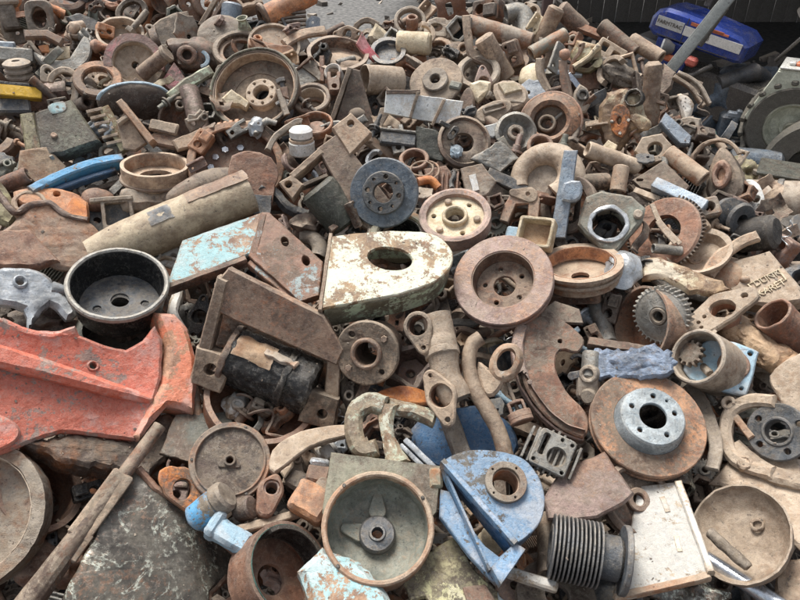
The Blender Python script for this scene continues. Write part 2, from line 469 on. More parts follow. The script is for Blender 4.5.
# --- white D shaped housing
p = Pose(388, 282, 40, .13, 86, 34)
o1 = p.tr((331, 238), (352, 235), (390, 232), (420, 233), (437, 237), (450, 249), (453, 261), (447, 273), (431, 285), (398, 296), (322, 310))
q = smooth(o1[3:10], 3, False); o1 = o1[:3] + q + o1[10:]
hc = p.tr((390, 260))[0]
thing(p, 'gearbox_cover', 'flaking white D-shaped cover plate with oval opening|over rusty flanged parts', 'machine cover', [
    ('cover_plate', S().plate(o1, [ell(hc[0], hc[1], 23, 14, 26, -8)], -2, 3, 1.2), 'wg'),
    ('skirt', S().plate([(x * .97, y * .97 - 1) for x, y in o1], [[(x * .88 + .3, y * .86 - 1) for x, y in o1]], -34, -1.5, 1), 'gw'),
    ('edge_strip', S().plate(band([p.tr((331, 235))[0], p.tr((320, 312))[0]], 4), (), -26, 4, .8), 'rt'),
    ('boss', S().ring(12, 6, -14, -4).plate(hull((0, 0, 8), (14, 3, 4)), [circ(0, 0, 6)], -10, -6), 'rt')], rough=.5)
# --- grey square housing with round mouth
p = Pose(378, 521, 20, .10, 85, 14)
sqo = p.tr((322, 512), (331, 452), (441, 466), (437, 512)) + arc(0, -6, 53, 8, 172, 22)
thing(p, 'motor_end_housing', 'grey square end housing with deep round mouth|and dark centre boss', 'machine housing', [
    ('square_flange', S().plate(sqo, (), -14, 0, 1), 'gg'),
    ('mouth_ring', S().ring(56, 50.5, -30, 5, 1.5, M=mv(0, -6)), 'rt', [('screw', S().cyl(2, 4, 6.5, .4, 10, mv(-35, 34)), 'bk'), ('screw', S().cyl(2, 4, 6.5, .4, 10, mv(45, 22)), 'bk'), ('screw', S().cyl(2, 4, 6.5, .4, 10, mv(-38, -44)), 'bk')]),
    ('inner_bowl', S().lathe([(51, 0), (49, -22), (38, -34), (14, -38), (14, -42), (40, -40), (52, -26)], 48, mv(0, -6)), 'gp'),
    ('centre_boss', S().lathe([(6, -40), (19, -40), (19, -29), (17, -26), (9, -25), (8, -23), (6, -23)], 32, mv(0, -6)), 'dg'),
    ('lug', S().plate(hull((0, 33, 5), (0, 18, 9)), (), -40, -30), 'gp'), ('lug', S().plate(hull((-33, 0, 5), (-18, -4, 9)), (), -40, -30), 'gp'),
    ('corner_ear', S().box(*p.tr((436, 478))[0], -6, 14, 22, 18, 3), 'gg')], rough=.4)
# --- blue blower housing
p = Pose(492, 520, 20, .12, 60, 18)
bo = p.tr((441, 466), (452, 460), (470, 455), (495, 456), (520, 463), (535, 480), (542, 502), (538, 525), (525, 540), (510, 550))
bo = smooth(bo, 3, False)
hc = p.tr((503, 488))[0]
cutl, cutr = p.tr((441, 466))[0], p.tr((513, 548))[0]
thing(p, 'blower_housing', 'blue fan housing with round bolted port|beside the ribbed cylinder', 'fan housing', [
    ('front_face', S().plate(bo, [circ(hc[0], hc[1], 17, 28)], 10, 15, 1), 'bl'),
    ('port_ring', S().plate(circ(hc[0], hc[1], 21, 36), [circ(hc[0], hc[1], 14, 28)] + [circ(hc[0] + 17.7 * cos(a), hc[1] + 17.7 * sin(a), 1.1, 8) for a in (0.9, 2.4, 3.9, 5.2)], 12, 21, .5), 'rg', [('port_throat', S().ring(15, 13, -14, 16, .5, M=mv(*hc)), 'rb')]),
    ('scroll_wall', S().plate(bo, [[(x * .95 + hc[0] * .05, y * .95 + hc[1] * .05) for x, y in bo]], -22, 11, .8), 'bd'),
    ('cut_flange', S().plate(band([cutl, cutr], 6), (), 6, 19, .8).plate(band([cutl, cutr], 3), (), -6, 8, .6), 'bl'),
    ('lower_frame', S().plate(p.tr((441, 488), (450, 490), (462, 515), (486, 545), (500, 556), (508, 548), (520, 560), (497, 584), (470, 555), (440, 515)), (), -14, -4, 1), 'bl'),
    ('side_cheek', S().plate(p.tr((513, 545), (524, 552), (499, 588), (489, 570)), (), -4, 12, 1), 'bl'),
    ('rail', S().plate(band(p.tr((443, 470), (489, 572)), 3), (), -13, 8, .5), 'bl')], rough=.4)
# --- ribbed cylinder, plates on the right
p = Pipe(622, 560, 546, 545, 8, 30, .08)
thing(p, 'engine_cylinder', 'black ribbed cooling cylinder|lying beside the white plate', 'engine cylinder', [
    ('barrel', S().ring(22, 14, -34, 34, 1), 'dg'),
    ('fin', S().lathe([(21, 34)] + [q for i in range(12) for q in ((21, 33 - i * 4.1), (32, 32.6 - i * 4.1), (32, 31 - i * 4.1), (21, 30.4 - i * 4.1))] + [(21, -18), (18, -18), (18, 34)], 40), 'dg'),
    ('base_flange', S().ring(34, 12, -42, -36, 1), 'dg'), ('liner', S().ring(20, 17, -36, -16, 1), 'bk')], rough=.3, seg=9)
p = Pose(664, 545, 30, .06, 80, 24)
wo = p.tr((637, 486), (679, 481), (712, 573), (711, 578), (617, 600), (612, 596), (622, 560), (632, 520))
thing(p, 'machine_door', 'flaking white slab with ribbed back edge|between the pulley and the bowl', 'panel', [
    ('panel_face', S().plate(wo, (), -7, 0, 1.5), 'wt'), ('edge_rib', S().plate(band(p.tr((678, 482), (711, 574)), 7), (), -6, 5, 1.5), 'wt'),
    ('lower_lip', S().plate(band(p.tr((614, 597), (710, 575)), 7), (), -9, 1.5, 1.5), 'rt'), ('raised_tab', S().plate(band(p.tr((662, 497), (668, 512)), 5), (), -1, 1.2, .5), 'wt'), ('raised_tab', S().plate(band(p.tr((676, 536), (680, 552)), 5), (), -1, 1.2, .5), 'wt')], rough=.7)
p = Pose(638, 500, 20, .05, 20, 30)
thing(p, 'pulley', 'rust brown grooved pulley|half under the tan slab', 'pulley', [
    ('rim', S().lathe([(36, 2), (33, 4), (30, 2), (30, -2), (33, -4), (33, -8), (36, -10), (38, -8), (35, -4), (38, 0)], 44), 'rb'),
    ('web', S().ring(32, 9, -7, -4), 'rr'), ('hub', S().ring(12, 6, -9, 3), 'rr')])
p = Pose(584, 489, 25, .09, 80, 20)
thing(p, 'steel_plate', 'tan lilac stained steel slab|under the finned cylinder head', 'metal slab', (None, S().plate(jag(p.tr((543, 500), (560, 470), (605, 451), (634, 493), (625, 502), (598, 518), (574, 520), (548, 519)), .5, 9), (), -9, 0, 2), 'rp'), rough=.8)
p = Pose(740, 533, 25, .07, 120, 30)
thing(p, 'bowl', 'tan dented metal bowl|with a broken rod lying in it', 'bowl', [
    ('shell', S().lathe([(50, 2), (47, -8), (36, -20), (18, -26), (0, -27), (0, -30), (20, -29), (38, -23), (50, -9), (52, 2)], 48, Matrix.Diagonal((.93, 1.02, 1, 1)), False), 'tn'),
    ('dimple', S().ring(7, 4, -24, -20, 1, M=mv(12, 18)), 'rt')], rough=1.3)
p = Pipe(712, 532, 744, 566, 10, 24, .06)
thing(p, 'broken_rod', 'short crusted iron rod|lying inside the tan bowl', 'rod', (None, S().cyl(5.5, -24, 24, 1.5, 14), 'rg'), rough=1.5, seg=4)
p = Pipe(713, 560, 774, 604, 8, 10, .05)
thing(p, 'chrome_tube', 'shiny chrome tube|under the tan bowl', 'tube', (None, S().ring(8, 6.5, -40, 40, .6), 'ch'), rough=.1)
p = Pose(757, 478, 25, .02, 95, 30)
thing(p, 'cast_bracket', 'wide tan cast bracket with curved rib|behind the bowl at the right edge', 'casting', [
    ('slab', S().plate(jag(p.tr((708, 482), (735, 452), (800, 458), (820, 560), (800, 548), (785, 536), (758, 512), (740, 490)), .6, 10), (), -10, 0, 3), 'tn'),
    ('arm', S().plate(band(smooth(p.tr((733, 446), (750, 462), (775, 477), (812, 486)), 4, False), 17), [], -6, 9, 4), 'tn'),
    ('eye', S().ring(8, 3.5, -4, 11, 1.5, M=mv(*p.tr((746, 467))[0])), 'rt')], rough=1.2)
p = Pose(752, 430, 20, .06, 140, 20)
thing(p, 'cast_yoke', 'tan ring-shaped yoke with open middle|between brake disc and grey hub', 'casting', [
    ('hoop', S().plate(band(smooth(p.tr((776, 402), (750, 401), (731, 412), (726, 432), (730, 452), (746, 466), (775, 474)), 4, False), 13), (), -6, 6, 3), 'tn'),
    ('spoke', S().plate(band(p.tr((734, 415), (752, 438)), 7), (), -5, 3, 1.5), 'rt'), ('ear', S().ring(7, 3, -5, 7, 1.5, M=mv(*p.tr((730, 404))[0])), 'tn')], rough=.9)
p = Pose(778, 432, 18, .10, 150, 14)
thing(p, 'hub_flange', 'dark grey hub flange|with three bolt holes, at the right edge', 'hub', [
    ('flange', S().plate(circ(0, 0, 29, 40), [circ(0, 0, 12, 26)] + [circ(21 * cos(rad(a)), 21 * sin(rad(a)), 3, 12) for a in (140, 215, 20, 290)], -3, 3, 1.2), 'dg'),
    ('bore', S().ring(15, 11.5, -14, 4.5), 'dg')], rough=.4)
p = Pose(792, 398, 20, .12, 150, 25)
thing(p, 'cover_plate', 'pinkish rounded cover plate|cut by the right frame edge above the grey hub', 'cover', (None, S().plate(smooth(p.tr((771, 376), (800, 354), (840, 360), (850, 420), (800, 432), (780, 400)), 4), (), -5, 3, 2), 'tn'), rough=.9)
p = Pose(786, 578, 10, .09, 120, 25)
thing(p, 'stone_block', 'rough orange tan casting in the bottom right corner', 'casting', (None, S().plate(jag(p.tr((775, 560), (806, 556), (812, 620), (772, 618)), 1, 8), (), -16, 0, 4), 'rt'), rough=1.6)
p = Pose(684, 592, 0, .02, 90, 25)
thing(p, 'crushed_can', 'crumpled grey shell|under the white slab at the bottom edge', 'crushed shell', (None, S().blob((0, 0, -8), (38, 16, 14), 4, .22, 1.8), 'gb'), rough=1.5)
p = Pose(672, 474, 20, -.02, 45, 30)
thing(p, 'sleeve', 'black and mossy sleeve|wedged between disc and bowl', 'sleeve', (None, S().ring(19, 15, -34, 20, 2, M=rX(78) @ rZ(30)), 'gb'), rough=1.4)
# --- square flange, pipe mouths, gear, silver shell
p = Pose(733, 366, 20, .07, 60, 18)
thing(p, 'square_flange', 'pale blue square flange with threaded bore|behind the dark pipe mouth', 'flange', [
    ('plate', S().plate(smooth(p.tr((712, 339), (754, 350), (757, 358), (748, 391), (738, 396), (690, 380), (685, 360)), 2), [circ(0, 0, 13, 26), circ(*p.tr((750, 354))[0], 2.6, 10), circ(*p.tr((741, 389))[0], 2, 10)], -6, 3, 1.5), 'lb'),
    ('bore', S().ring(15, 10.5, -12, 5, 1).ring(12, 9, -18, -2, 1), 'rr')], rough=.5)
p = Pose(698, 357, 12, .13, 150, 32)
thing(p, 'pipe_mouth', 'wide dark grey pipe mouth|with broken teeth inside, over the pale blue flange', 'pipe', [
    ('pipe', S().ring(29, 24.5, -48, 3, 1.5), 'rg'), ('inner_gear', S().plate(gearline(14, 11, 12), (), -14, -6, .8, mv(-12, 8)), 'rg'), ('inner_rod', S().cyl(4, -20, 8, 1, 12, mv(-2, -8, -20) @ rX(60) @ rY(40)), 'rg')], rough=.4)
p = Pose(634, 363, 14, .11, 80, 20)
thing(p, 'foil_shell', 'crumpled silver blue metal shell|over the orange brake disc', 'crumpled shell', (None, S().plate(jag(p.tr((594, 349), (625, 351), (655, 346), (671, 353), (676, 372), (655, 378), (620, 381), (598, 379), (591, 368)), 2.2, 4), (), -5, 4, 2.5).blob((0, 0, -2), (36, 13, 9), 4, .12, 1.6), 'sc'), rough=1.8, seg=4, sharp=22)
p = Pose(628, 343, 14, .03, 80, 40)
thing(p, 'channel_bar', 'rusty channel bar|behind the silver shell', 'channel', (None, S().plate(band(p.tr((588, 340), (668, 352)), 11), (), -8, 0, 1.5), 'rr'), rough=.8)
p = Pose(660, 316, 16, .07, 200, 28)
thing(p, 'timing_gear', 'pale grey toothed gear wheel|standing on edge', 'gear', [
    ('gear_body', S().plate(gearline(30, 27, 34), [circ(0, 0, 5, 14)], -12, 0, .8).lathe([(5, 0), (10, 4), (14, 3), (25, 0), (5, 0)], 36), 'st'), ('hub', S().ring(9, 5, -2, 5), 'rg')], rough=.3, seg=9)
p = Pose(640, 325, 12, .02, 170, 50)
thing(p, 'brake_drum', 'orange rimmed drum half buried behind the grey gear', 'drum', (None, S().cup(40, 26, 3, 12), 'rb'), rough=.4)
p = Pose(718, 313, 16, .11, 110, 35)
thing(p, 'exhaust_flange', 'tan exhaust flange with two ports|on the rough rusty log', 'flange', [
    ('flange_plate', S().plate(hull(*[(x, y, r) for (x, y), r in zip(p.tr((690, 333), (722, 308), (748, 296)), (13, 18, 10))]), [ell(*p.tr((723, 310))[0], 12, 10, 22), circ(*p.tr((745, 297))[0], 3, 10)] + [circ(*q, 1.6, 8) for q in p.tr((699, 324), (702, 329), (705, 318), (715, 333))], -5, 3, 1.5), 'tn'),
    ('port', S().ring(14, 11, -16, -1, 1, M=mv(*p.tr((723, 310))[0])), 'rr')], rough=.6)
p = Pipe(731, 325, 783, 366, 10, 18, .05)
thing(p, 'rusted_log', 'thick flaking rust crusted bar|under the exhaust flange', 'bar', (None, S().cyl(16, -38, 38, 3, 20), 'br'), rough=3.2, seg=4)
p = Pipe(800, 345, 772, 311, 38, 14, .12)
thing(p, 'rusty_pipe', 'wide rust red pipe mouth|near the right edge below the lettered casting', 'pipe', (None, S().ring(19, 16, -40, 24, 1), 'rr'), rough=.8)
p = Pose(793, 328, 12, .12, 140, 30)
thing(p, 'pipe_socket', 'small grey pipe socket|half cut by the right frame edge', 'pipe', (None, S().ring(15, 10, -20, 2, 2), 'rg'), rough=.6)
p = Pose(705, 395, 22, -.02, 100, 40)
thing(p, 'strap_iron', 'bent grey strap iron|between orange brake disc and cast yoke', 'strap', (None, S().plate(band(smooth(p.tr((690, 385), (706, 410), (716, 445), (712, 470)), 4, False), 12), (), -3, 3, 1), 'rg'), rough=1)
p = Pose(752, 388, 20, .02, 110, 45)
thing(p, 'curved_lip', 'dark curved rim piece|below the pale blue flange', 'rim', (None, S().ring(32, 24, -5, 4, 2, M=None, a0=20, a1=170), 'rg'), rough=.8)
# --- carburettor, crescent, head, piston, lever
p = Pose(556, 372, 25, .04, 60, 22)
oc = p.tr((528, 318), (545, 308), (560, 318), (574, 328), (584, 340), (578, 352), (560, 350), (556, 368), (566, 390), (586, 412), (589, 428), (582, 437), (560, 427), (538, 407), (524, 382), (519, 350))
thing(p, 'clutch_crescent', 'rust pink half-moon clutch shell|right of the hooked lever', 'clutch part', [
    ('crescent', S().plate(smooth(oc, 3), [circ(*p.tr((560, 341))[0], 2.2, 8)], -6, 0, 1.5), 'rr'),
    ('outer_band', S().plate(band(smooth(p.tr((522, 325), (517, 350), (524, 382), (540, 408), (562, 428), (584, 436)), 4, False), 12), [circ(*q, 1.8, 8) for q in p.tr((525, 373), (529, 383))], -8, 4, 1.5), 'rp'),
    ('upper_wing', S().plate(p.tr((530, 318), (555, 300), (580, 308), (584, 322), (556, 322)), (), -8, -2, 1), 'rb')], rough=.8)
p = Pose(589, 378, 15, .05, 180, 20)
thing(p, 'carburettor', 'dark grey oily carburettor|between crescent and orange brake disc', 'carburettor', [
    ('bowl', S().box(0, -8, 0, 22, 26, 22, 4).ring(9, 5, -4, 14, 1, M=mv(4, 4)), 'rg'), ('throat', S().ring(9, 6, -14, 14, 1, M=mv(2, 12, 0) @ rX(70)), 'st'), ('lever_arm', S().plate(hull((-14, 2, 4), (2, 6, 3)), (), 8, 11, .6), 'dg'),
    ('float_cap', S().cyl(8, 0, 13, 2, 18, mv(4, -18, 4)), 'rg')], rough=.7)
p = Pose(552, 453, 14, .12, 40, 12, -25)
fins = S()
for i in range(9): fins.box(-26 + i * 6.3, 0, -6, 2.4, 46 - abs(i - 4) * 3, 18, .5)
thing(p, 'engine_casting', 'small finned engine cylinder head|resting on the tan slab', 'cylinder head', [
    ('head_block', S().plate(rrect(0, 0, 38, 38, 4), [circ(5, -3, 9.5, 24), rrect(-11, 4, 6, 22, 2)] + [circ(*q, 1.8, 8) for q in ((15, 14), (-15, -14), (15, -15), (4, 15))], -6, 7, 1.2), 'st'),
    ('fin_pack', fins, 'st'), ('combustion_chamber', S().lathe([(9.6, 5), (7, -1), (0, -4), (0, -6), (10, -5)], 24, mv(5, -3), False), 'rg')], rough=.4)
p = Pipe(506, 378, 521, 420, 12, 10, .10)
thing(p, 'piston', 'small rusty piston hanging on its thin rod', 'piston', [
    ('rod', S().cyl(2.2, -24, 16, .4, 10), 'rt'), ('crown', S().cyl(12, 20, 25, 1, 24).ring(12, 9, 14, 21, .6), 'rr'), ('skirt', S().box(-7, 0, 10, 3, 14, 12, 1).box(7, 0, 10, 3, 14, 12, 1).cyl(9, 3, 6, .6, 20), 'rr')], rough=.4)
p = Pose(487, 385, 18, .10, 90, 10)
thing(p, 'shift_lever', 'hooked cast lever with traces of pale blue paint', 'lever', [
    ('handle', S().sweep([(x, y, 2) for x, y in smooth(p.tr((481, 338), (472, 346), (469, 365), (475, 390), (487, 410), (498, 430), (506, 458)), 4, False)], [8] * 4 + [7.5] * 8 + [8] * 13, 14), 'wl'),
    ('loop', S().plate(ell(*p.tr((506, 363))[0], 16, 21, 30, -28), [ell(*p.tr((506, 361))[0], 8, 12, 24, -28)], -6, 7, 4), 'wl'),
    ('web', S().plate(smooth(p.tr((478, 362), (492, 372), (504, 380), (494, 396), (482, 392)), 3), (), -7, 4, 3), 'rt')], rough=.8, seg=5)
# --- manifold with two flanges
p = Pose(432, 362, 20, .14, 160, 16)
f1 = p.tr((418, 326), (424, 348)); f2 = p.tr((442, 396), (449, 420), (432, 378))
thing(p, 'exhaust_manifold', 'tan exhaust manifold with two oval flanges|standing upright in the middle', 'manifold', [
    ('pipe_body', S().sweep([(x, y, z) for (x, y), z in zip(smooth(p.tr((432, 312), (437, 335), (440, 355), (444, 378), (455, 400)), 3, False), [-16] * 4 + [-13] * 9)], [15] * 4 + [16, 17, 16, 15, 15, 15, 16, 16, 15], 18), 'tn'),
    ('flange', S().plate(hull((f1[0][0], f1[0][1], 15), (f1[1][0], f1[1][1], 7)), [circ(f1[0][0], f1[0][1], 10.5, 24), circ(f1[1][0], f1[1][1], 2.4, 10)], -3, 3, 1.5), 'rt', [('port', S().ring(12, 10, -18, 0, .5, M=mv(*f1[0])), 'rr')]),
    ('flange', S().plate(hull((f2[0][0], f2[0][1], 16), (f2[1][0], f2[1][1], 7), (f2[2][0], f2[2][1], 8)), [circ(f2[0][0], f2[0][1], 11.5, 24), circ(f2[1][0], f2[1][1], 2.4, 10), circ(f2[2][0] , f2[2][1] + 2, 2, 8)], 0, 6, 1.5), 'rt', [('port', S().ring(13, 11, -18, 2, .5, M=mv(*f2[0])), 'rr')]),
    ('clamp_band', S().ring(18, 14, -4, 4, 1, M=mv(*p.tr((439, 352))[0], -13) @ rX(80) @ rY(15)), 'tn')], rough=.7)
p = Pose(455, 432, 18, -.02, 60, 20)
thing(p, 'motor_casing', 'dark blue casing|behind the blue fan housing and the manifold', 'casing', [
    ('shell', S().plate(smooth(p.tr((412, 428), (440, 412), (480, 405), (512, 425), (516, 455), (470, 470), (425, 462)), 3), (), -30, 0, 3), 'bd'), ('web', S().plate(p.tr((436, 412), (452, 405), (470, 455), (456, 466)), (), -4, 10, 2), 'rg')], rough=.6)
p = Pipe(406, 447, 428, 468, 10, 15, .05)
thing(p, 'stub_pipe', 'short pale grey square rail|between pale green hook and blue housing', 'rail', (None, S().box(-3, 0, 0, 5, 8, 42, 1).box(4, 2, 0, 6, 6, 42, 1), 'al'), rough=.4)
# --- flanged hub and pale green hook
p = Pose(367, 353, 18, .10, 215, 18)
thing(p, 'flanged_hub', 'rusty flanged hub with centre bore|under the white D-shaped cover', 'hub', [
    ('flange', S().plate(circ(0, 0, 33, 40), [circ(0, 0, 12, 26)] + ringholes(4, 24, 3, 40), -5, 2, 1.5), 'rt'),
    ('nose', S().ring(16, 11.5, -6, 7, 1.5), 'rb'), ('bolt_head', S().bolt(24 * cos(.7), 24 * sin(.7), 1, 3.6, 3), 'rb'), ('bolt_head', S().bolt(24 * cos(3.84), 24 * sin(3.84), 1, 3.6, 3), 'rb'),
    ('barrel', S().lathe([(30, -4), (28, -18), (26, -50), (12, -50), (12, -4)], 36), 'rb')], rough=.6)
p = Pose(377, 425, 16, .09, 90, 15)
thing(p, 'rocker_arm', 'pale green mottled hooked arm casting|above the grey square housing', 'lever', [
    ('hook', S().plate(band(smooth(p.tr((378, 448), (362, 450), (354, 434), (356, 412), (370, 403), (386, 407)), 4, False), [17] * 5 + [18] * 8 + [20] * 8), (), -8, 8, 4), 'wk'),
    ('leg', S().plate(band(smooth(p.tr((388, 404), (386, 424), (391, 446), (398, 466)), 3, False), [22, 19, 16, 14, 13, 13, 15, 18, 22, 26]), (), -6, 7, 4), 'wk'),
    ('arm', S().plate(band(smooth(p.tr((388, 406), (412, 410), (436, 418)), 3, False), [18, 17, 15, 14, 15, 17, 19]), (), -12, 3, 4), 'wk')], rough=1.1, seg=5)
p = Pose(415, 392, 14, .02, 80, 30)
thing(p, 'orange_lip', 'orange rusted curved lip|behind the pale green hook', 'rim', (None, S().plate(smooth(p.tr((376, 393), (400, 385), (425, 390), (440, 400), (420, 404), (395, 400)), 3), (), -6, 0, 1.5), 'ri'), rough=.6)
# --- rusty channel bracket with ears, motor core within
p = Pose(270, 345, 40, .06, 235, 14)
thing(p, 'mounting_bracket', 'long rusty channel bracket with two square eared feet', 'bracket', [
    ('channel', S().plate(p.tr((216, 283), (230, 267), (324, 314), (344, 348), (337, 364), (214, 309)), (), -10, 8, 2), 'rb'),
    ('side_wall', S().plate(p.tr((219, 275), (230, 280), (205, 382), (192, 376)), (), -12, 10, 2), 'rt'),
    ('far_wall', S().plate(p.tr((328, 350), (342, 352), (337, 425), (322, 420)), (), -14, 4, 2), 'rt'),
    ('foot', S().plate(p.tr((199, 344), (238, 356), (222, 391), (193, 380)), [circ(*p.tr((213, 367))[0], 6, 18)], -8, 12, 2), 'rt'),
    ('foot', S().plate(p.tr((307, 385), (340, 396), (334, 428), (299, 418)), [circ(*p.tr((323, 411))[0], 5, 18)], -8, 12, 2), 'rt'),
    ('inner_web', S().plate(p.tr((222, 298), (338, 355), (330, 395), (210, 350)), (), -34, -24, 1), 'rd')], rough=.7)
p = Pipe(234, 356, 308, 386, 8, 16, .02)
thing(p, 'motor_core', 'black greasy motor core|inside the eared bracket', 'motor', [
    ('core', S().cyl(29, -46, 46, 3, 30), 'bk'), ('torn_label', S().lathe([(29.2, -38), (30.4, -36), (30.4, 2), (29.2, 0)], 16, rZ(62), True, 0, 46), 'br'), ('end_ring', S().ring(31, 24, 14, 22, 1), 'bk'), ('side_bar', S().box(30, 6, 8, 5, 8, 34, 1.5, rZ(70)), 'rg'), ('end_ring', S().ring(31, 24, -46, -40, 1), 'rd')], rough=2.2, seg=5)
p = Pose(262, 395, 20, -.02, 80, 35)
thing(p, 'drum_ring', 'dark rust red ring|under the eared bracket', 'ring', (None, S().cup(56, 34, 6, 30), 'rr'), rough=.6)
# --- round cover and left front
p = Pose(230, 461, 20, .07, 100, 14)
thing(p, 'round_cover', 'dark brown round cover with rim bead and tiny centre hub', 'cover', [
    ('disc', S().plate(circ(0, 0, 34, 44), [circ(0, 0, 3.4, 12)], -4, -1, .8), 'rd'), ('rim', S().ring(40, 33, -9, 1, 1).ring(35.5, 33.5, -1, 3, .6), 'rd'),
    ('hub', S().plate(hull((0, 9, 2.5), (8, -5, 2.5), (-9, -4, 2.5)), [circ(0, 0, 3.4, 12)], -2, 1, .8).ring(6, 3.4, -2, 4, .8), 'rd')] + [('screw', S().cyl(1.6, 0, 2.2, .3, 8, mv(37 * cos(a), 37 * sin(a))), 'bk') for a in (1.2, 3.1, 5.2)], rough=.25)
p = Pose(312, 447, 14, .02, 75, 30)
thing(p, 'leaf_spring', 'long tan curved leaf bar|right of the dark round cover', 'spring leaf', (None, S().plate(smooth(p.tr((272, 452), (300, 433), (345, 426), (355, 434), (310, 448), (274, 474)), 3), (), -5, 4, 1.2), 'tn'), rough=.6)
p = Pose(215, 440, 20, -.03, 90, 30)
thing(p, 'olive_panel', 'olive grey sheet|behind the dark round cover', 'sheet', (None, S().plate(jag(p.tr((160, 455), (175, 415), (228, 412), (240, 440), (200, 465)), .8, 9), (), -2, 1, .5), 'gt'), rough=1.2)
p = Pose(95, 388, 44, .07, 55, 16)
ot = p.tr((-30, 312), (0, 320), (26, 331), (56, 333), (74, 328), (79, 337), (104, 346), (125, 351), (141, 343), (150, 331), (158, 345), (158, 380), (152, 402), (142, 425), (134, 441), (112, 438), (84, 434), (62, 432), (36, 440), (8, 452), (-35, 462))
ofl = p.tr((152, 315), (171, 318), (183, 332), (191, 362), (192, 390), (189, 417), (176, 412), (164, 409), (150, 425), (137, 442), (132, 437), (147, 405), (158, 385), (162, 350))
thing(p, 'cast_fender', 'large orange red painted casting with a long rib|and curved end flange at the left', 'painted casting', [
    ('web', S().plate(ot, [circ(*p.tr((93, 366))[0], 3.5, 12)], -14, 0, 3).warp(lambda x, y, z: (x, y, z + 16 * (max(0, x - 5) / 55) ** 2 + 6 * (max(0, y - 5) / 45) ** 2)), 'or'),
    ('boss_ring', S().ring(6, 3.5, -1, 2, 1, M=mv(*p.tr((93, 366))[0])), 'or'),
    ('rib', S().plate(band(p.tr((-25, 352), (40, 370), (100, 388), (151, 403)), [22, 19, 15, 8]), (), -2, 15, 5), 'or'),
    ('upper_lip', S().plate(band(smooth(p.tr((0, 323), (30, 335), (56, 337), (74, 333)), 3, False), 9), (), -5, 7, 3), 'or'),
    ('end_flange', S().plate(ofl, (), -26, 14, 6).warp(lambda x, y, z: (x, y, z + .16 * max(0, x - 45))), 'oo'),
    ('lower_patch', S().plate(smooth(p.tr((-20, 412), (10, 420), (20, 432), (10, 446), (-20, 452)), 3), (), -4, 4, 2), 'or')], rough=.8, seg=5)
p = Pose(100, 470, 30, .04, 70, 25)
thing(p, 'engine_bracket', 'dark purple grey casting|under the orange red casting', 'casting', (None, S().plate(jag(p.tr((20, 440), (80, 432), (130, 440), (162, 412), (189, 414), (182, 440), (150, 475), (128, 470), (70, 462)), 2, 6), (), -34, -2, 4), 'rd'), rough=1.0, seg=5)
p = Pipe(146, 424, 30, 622, 6, 0, .17)
thing(p, 'pry_bar', 'long tan iron bar with a stepped middle|leaning across the front left', 'bar', [
    ('shaft', S().sweep([(0, 0, -118), (0, 0, -60), (0, 0, -52), (0, 0, 118)], [7, 7.5, 8, 14], 14), 'rb'), ('stepped_block', S().box(0, 0, -20, 23, 16, 74, 2).box(3, 0, 22, 20, 15, 30, 2), 'rt')], rough=.3, seg=6)
p = Pose(158, 540, 30, .06, 55, 20)
go = p.tr((140, 468), (155, 488), (180, 505), (205, 525), (238, 548), (256, 566), (228, 574), (212, 590), (210, 640), (60, 640), (66, 590), (90, 545), (105, 510), (130, 460))
thing(p, 'hood_panel', 'big scuffed dark grey green sheet casting|with white scratches, front left', 'panel', [
    ('sheet', S().plate(jag(go, 1, 9), (), -7, 0, 2).warp(lambda x, y, z: (x, y, z - .0022 * x * x - .0009 * y * y + 3 * sin(x * .06 + y * .04))), 'gb'), ('torn_edge', S().plate(band(p.tr((138, 468), (155, 488), (182, 506)), 7), (), -7, 4, 2), 'rr'), ('rusty_edge', S().plate(band(p.tr((182, 506), (208, 527), (240, 549), (256, 566)), 6), (), -12, 1, 2).warp(lambda x, y, z: (x, y, z - .0022 * x * x - .0009 * y * y)), 'rr'), ('lower_edge', S().plate(band(p.tr((256, 567), (230, 574), (213, 590), (211, 640)), 8), (), -14, 0, 2).warp(lambda x, y, z: (x, y, z - .0022 * x * x - .0009 * y * y)), 'rb')], rough=.9, seg=7)
p = Pose(-34, 515, 20, .13, 170, 24)
thing(p, 'brake_drum', 'crusty tan drum cut by the left frame edge', 'drum', [
    ('drum', S().cup(74, 26, 13, 0), 'rg'), ('liner', S().lathe([(60, -1), (61, -1), (58, -20), (0, -21), (0, -22), (57, -22)], 44), 'tn')], rough=1)
p = Pose(42, 490, 18, .02, 40, 30)
thing(p, 'brake_drum', 'rust red open drum|behind the crusty drum, left of the iron bar', 'drum', (None, S().cup(42, 55, 6, 12), 'rr'), rough=.6)
p = Pose(52, 560, 0, -.02, 90, 30)
thing(p, 'casting_lump', 'rust orange casting lump|below the crusty drum, left of the iron bar', 'casting', (None, S().blob((0, 0, -6), (26, 22, 18), 4, .28, 1.6), 'rr'), rough=1.5)
p = Pose(180, 487, 14, .09, 60, 18)
thing(p, 'gasket_flange', 'orange rust flange with oval hole|left of the blue plug', 'flange', [('flange', S().plate(jag(hull((0, 2, 18), (13, -12, 13), (-12, 10, 10)), .5, 5), [ell(2, -3, 9, 11, 24)], -5, 3, 1.5), 'ri'), ('rim_lip', S().ring(12, 9.5, -4, -1, .8, M=mv(2, -3)), 'rb')], rough=.8)
p = Pipe(193, 522, 226, 494, 28, 8, .10)
thing(p, 'starter_motor', 'bright blue painted cylinder with grey cap|below the dark round cover', 'motor', [('body', S().cyl(15, -20, 10, 2, 26), 'bw'), ('cap', S().cyl(16, 9, 24, 3, 26), 'rg')], rough=.5)
p = Pose(226, 534, 10, .10, 90, 15, -30)
